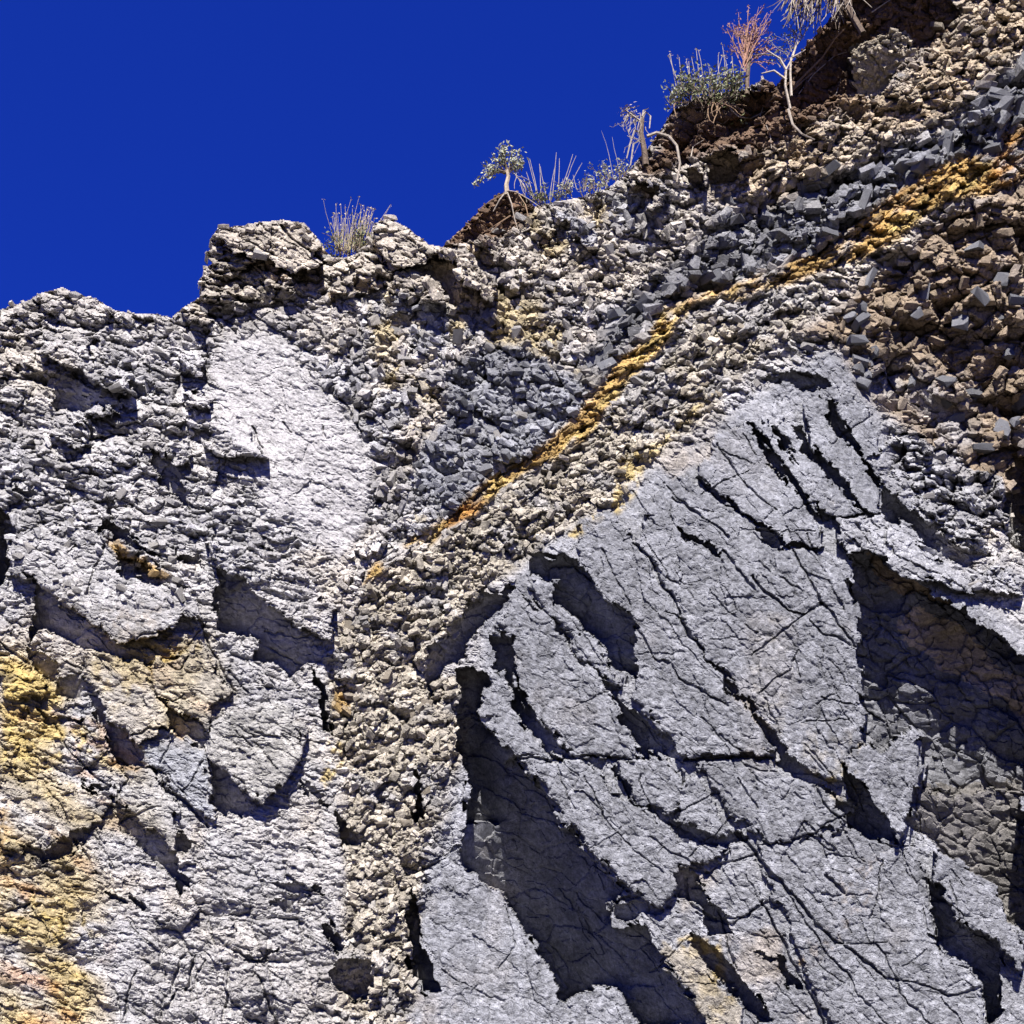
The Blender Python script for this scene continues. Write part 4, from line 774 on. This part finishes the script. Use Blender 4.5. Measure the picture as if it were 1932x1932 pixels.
# twisted dead shrub
F_, e = plant('dead_shrub', 'twisted bleached dead shrub leaning out left of the soil bank', 'dead shrub', 1215, 300, lift=14)
addtubes('trunk', F_, e, [([(2,-14,4),(0,14,8),(-4,40,10),(0,66,10)], 6, 4)], M_BARK, 6)
for pth in ([(0,60,10),(-14,70,10),(-30,84,8),(-40,80,8)], [(-2,66,10),(8,80,10),(16,70,12),(12,46,14)], [(0,40,10),(-16,44,12),(-26,20,12),(-34,-6,10)], [(-2,30,10),(-20,18,14),(-28,-20,12)], [(-30,84,8),(-24,92,6),(-14,90,6)], [(0,66,10),(4,84,8),(14,88,8)]):
    addtubes('branch', F_, e, [(pth, 2.6, 1.0)], M_PALE)
addtubes('root', F_, e, [([(6,30,16),(24,34,20),(46,26,22),(60,10,20),(64,-20,16),(56,-50,12)], 3.6, 2.0)], M_PALE, 6)
P = []
for k in range(26):
    pth, _ = walk(F_, rp.uniform(-34, 6), rp.uniform(30, 84), 10, rp.uniform(3.4, 5.2), rp.uniform(14, 46), 5, .35); P.append((pth, .7, .35))
addtubes('twigs', F_, e, P, M_PALE); addleaves('dead_leaves', F_, e, [(rp.normal(-24, 12), rp.normal(76, 9), rp.normal(8, 5)) for _ in range(110)], 3.6, M_PALE)
# bushy clump on the soil bank
F_, e = plant('shrub', 'wide grey green shrub with upright dry stalks on the edge of the soil bank', 'shrub', 1335, 196, lift=10)
bushy(F_, e, 128, 62, 40, 1700, M_LEAF, M_BARK, 4.2); addleaves('pale_leaves', F_, e, [(rp.uniform(-66, 62), 0, 0) for _ in range(1)], 3, M_LEAF2)
Lp = [(a, 20+40*math.sqrt(max(0, 1-(a/72)**2))*rp.uniform(.2, 1.1)-8-(-a*.12), rp.normal(0, 12)) for a in rp.uniform(-70, 66, 700)]
addleaves('foliage', F_, e, Lp, 4.0, M_LEAF2)
spikes(F_, e, -58, 62, 15, 62, 100, M_PALE, fan=.2, base=10, r=.9, heads=4)
for k in range(10):
    pth, _ = walk(F_, rp.uniform(-70, 60), -6, 12, -1.7+rp.normal(0, .5), rp.uniform(20, 50), 5, .35); addtubes('root', F_, e, [(pth, 1.2, .6)], M_ROOT)
# reddish dry bush
F_, e = plant('dry_shrub', 'tall reddish leafless shrub fanning out above the soil bank', 'dry shrub', 1408, 168, lift=10)
addtubes('trunk', F_, e, [([(0,-10,0),(4,16,0),(10,44,0),(16,66,0)], 4.5, 3)], M_BARK, 6)
P = []; Lp = []
for k in range(30):
    ang = math.pi/2+rp.uniform(-.75, .42); pth, an = walk(F_, rp.uniform(0, 12), rp.uniform(30, 60), 0, ang, rp.uniform(50, 92), 6, .1, .4); P.append((pth, 1.3, .5))
    for q in range(4):
        i_ = int(rp.integers(2, 6)); z = pth[i_]; p2, _ = walk(F_, *z, an+rp.normal(0, .4), rp.uniform(12, 30), 4, .1, .3); P.append((p2, .8, .4)); Lp += [tuple(np.array(p2[-1])+rp.normal(0, 2, 3)) for _ in range(5)]+[tuple(np.array(p2[2])+rp.normal(0, 2.5, 3)) for _ in range(4)]
addtubes('branches', F_, e, P, M_RED, 3); addleaves('dry_leaves', F_, e, Lp, 2.6, M_RED)
pth, _ = walk(F_, 20, 60, 0, .3, 70, 6, .15); addtubes('branch', F_, e, [(pth, 1.6, .6)], M_PALE)
# wiry dead branches at the soil edge
F_, e = plant('dead_branch', 'tangle of bleached bare branches along the edge of the soil overhang', 'dead branch', 1480, 150, lift=14)
for pth in ([(0,-60,10),(-4,-20,12),(2,10,12),(20,34,10),(46,50,6)], [(4,-40,14),(8,0,14),(14,30,12),(40,44,10)], [(-4,-60,10),(0,-86,10),(14,-104,12),(36,-112,10)], [(2,8,12),(-6,30,10),(-30,50,6)], [(18,34,10),(30,58,6),(44,74,4)], [(0,-10,12),(-20,10,8),(-44,6,6)]):
    addtubes('branch', F_, e, [(pth, 2.6, 1.2)], M_PALE, 5)
P = []
for k in range(40):
    t = rp.uniform(0, 1); pth, _ = walk(F_, -14+t*90, 10+t*100, 4, rp.uniform(.8, 3.2), rp.uniform(18, 46), 5, .3); P.append((pth, .8, .4))
addtubes('twigs', F_, e, P, M_PALE); addleaves('leaves', F_, e, [tuple(np.array(p_[0][-1])+rp.normal(0, 4, 3)) for p_ in P for _ in range(5)], 3.2, M_LEAF)
# drooping mat hanging over the corner
F_, e = plant('hanging_shrub', 'dark shaggy shrub drooping over the crest at the top edge', 'shrub', 1560, 20, lift=20)
P = []
for k in range(260):
    a = rp.uniform(-78, 34); b = 70-abs(a+10)*.3+rp.uniform(-40, 20); pth, _ = walk(F_, a+16, b, rp.normal(0, 14), -1.95+rp.normal(0, .28), rp.uniform(26, 66), 4, .15); P.append((pth, 1.4, .5))
addtubes('hanging_twigs', F_, e, P[:150], M_BARK, 3); addtubes('pale_twigs', F_, e, P[150:], M_PALE, 3)
addtubes('branch', F_, e, [([(60,-40,0),(30,20,4),(0,60,4),(-30,90,0)], 6, 4)], M_BARK, 6)
# roots hanging out of the soil
rt = [(B1(1290,880,1420,760,1560,620,1640,540,1760,360,1850,270), 3.0), (B2(0,780,100,690,260,560,320,430,420,270), 3.), (B2(110,760,230,600,400,450,500,420), 1.5), (B2(350,900,420,740,470,570), 1.3), (B2(700,100,800,30,880,-20), 1.4),
      (B1(730,940,780,1040,850,1100,960,1120,1100,1050), 2.2), (B1(640,1150,700,1170,760,1120), 1.2), (B1(400,1480,420,1380,520,1320), 1.4), (B1(1050,1100,1080,1010,1200,900), 1.6), (B1(1110,1180,1150,1280,1160,1400), 1.3), (B1(1520,1290,1600,1260,1700,1220), 1.5), (B1(1540,1350,1640,1330,1720,1310), 1.4)]
for q, r in rt:
    P3r = [place(np.float64(x), np.float64(y), np.float64(max(hgt(x, y)+4, 0) if False else hgt(x, y)+5)) for x, y in q]
    o3 = P3r[0]; k_ = float(scale_at(q[0][1])); V, Fq = tubes([([p_-o3 for p_ in P3r], r*k_*.8, r*k_*.4)], 5)
    o = obj('root', new_mesh('root', V, Fq, M_ROOT if r > 2.5 else M_PALE)); o.location = o3.tolist(); o.parent = SET[6]
print('done', round(time.time()-T0, 1))
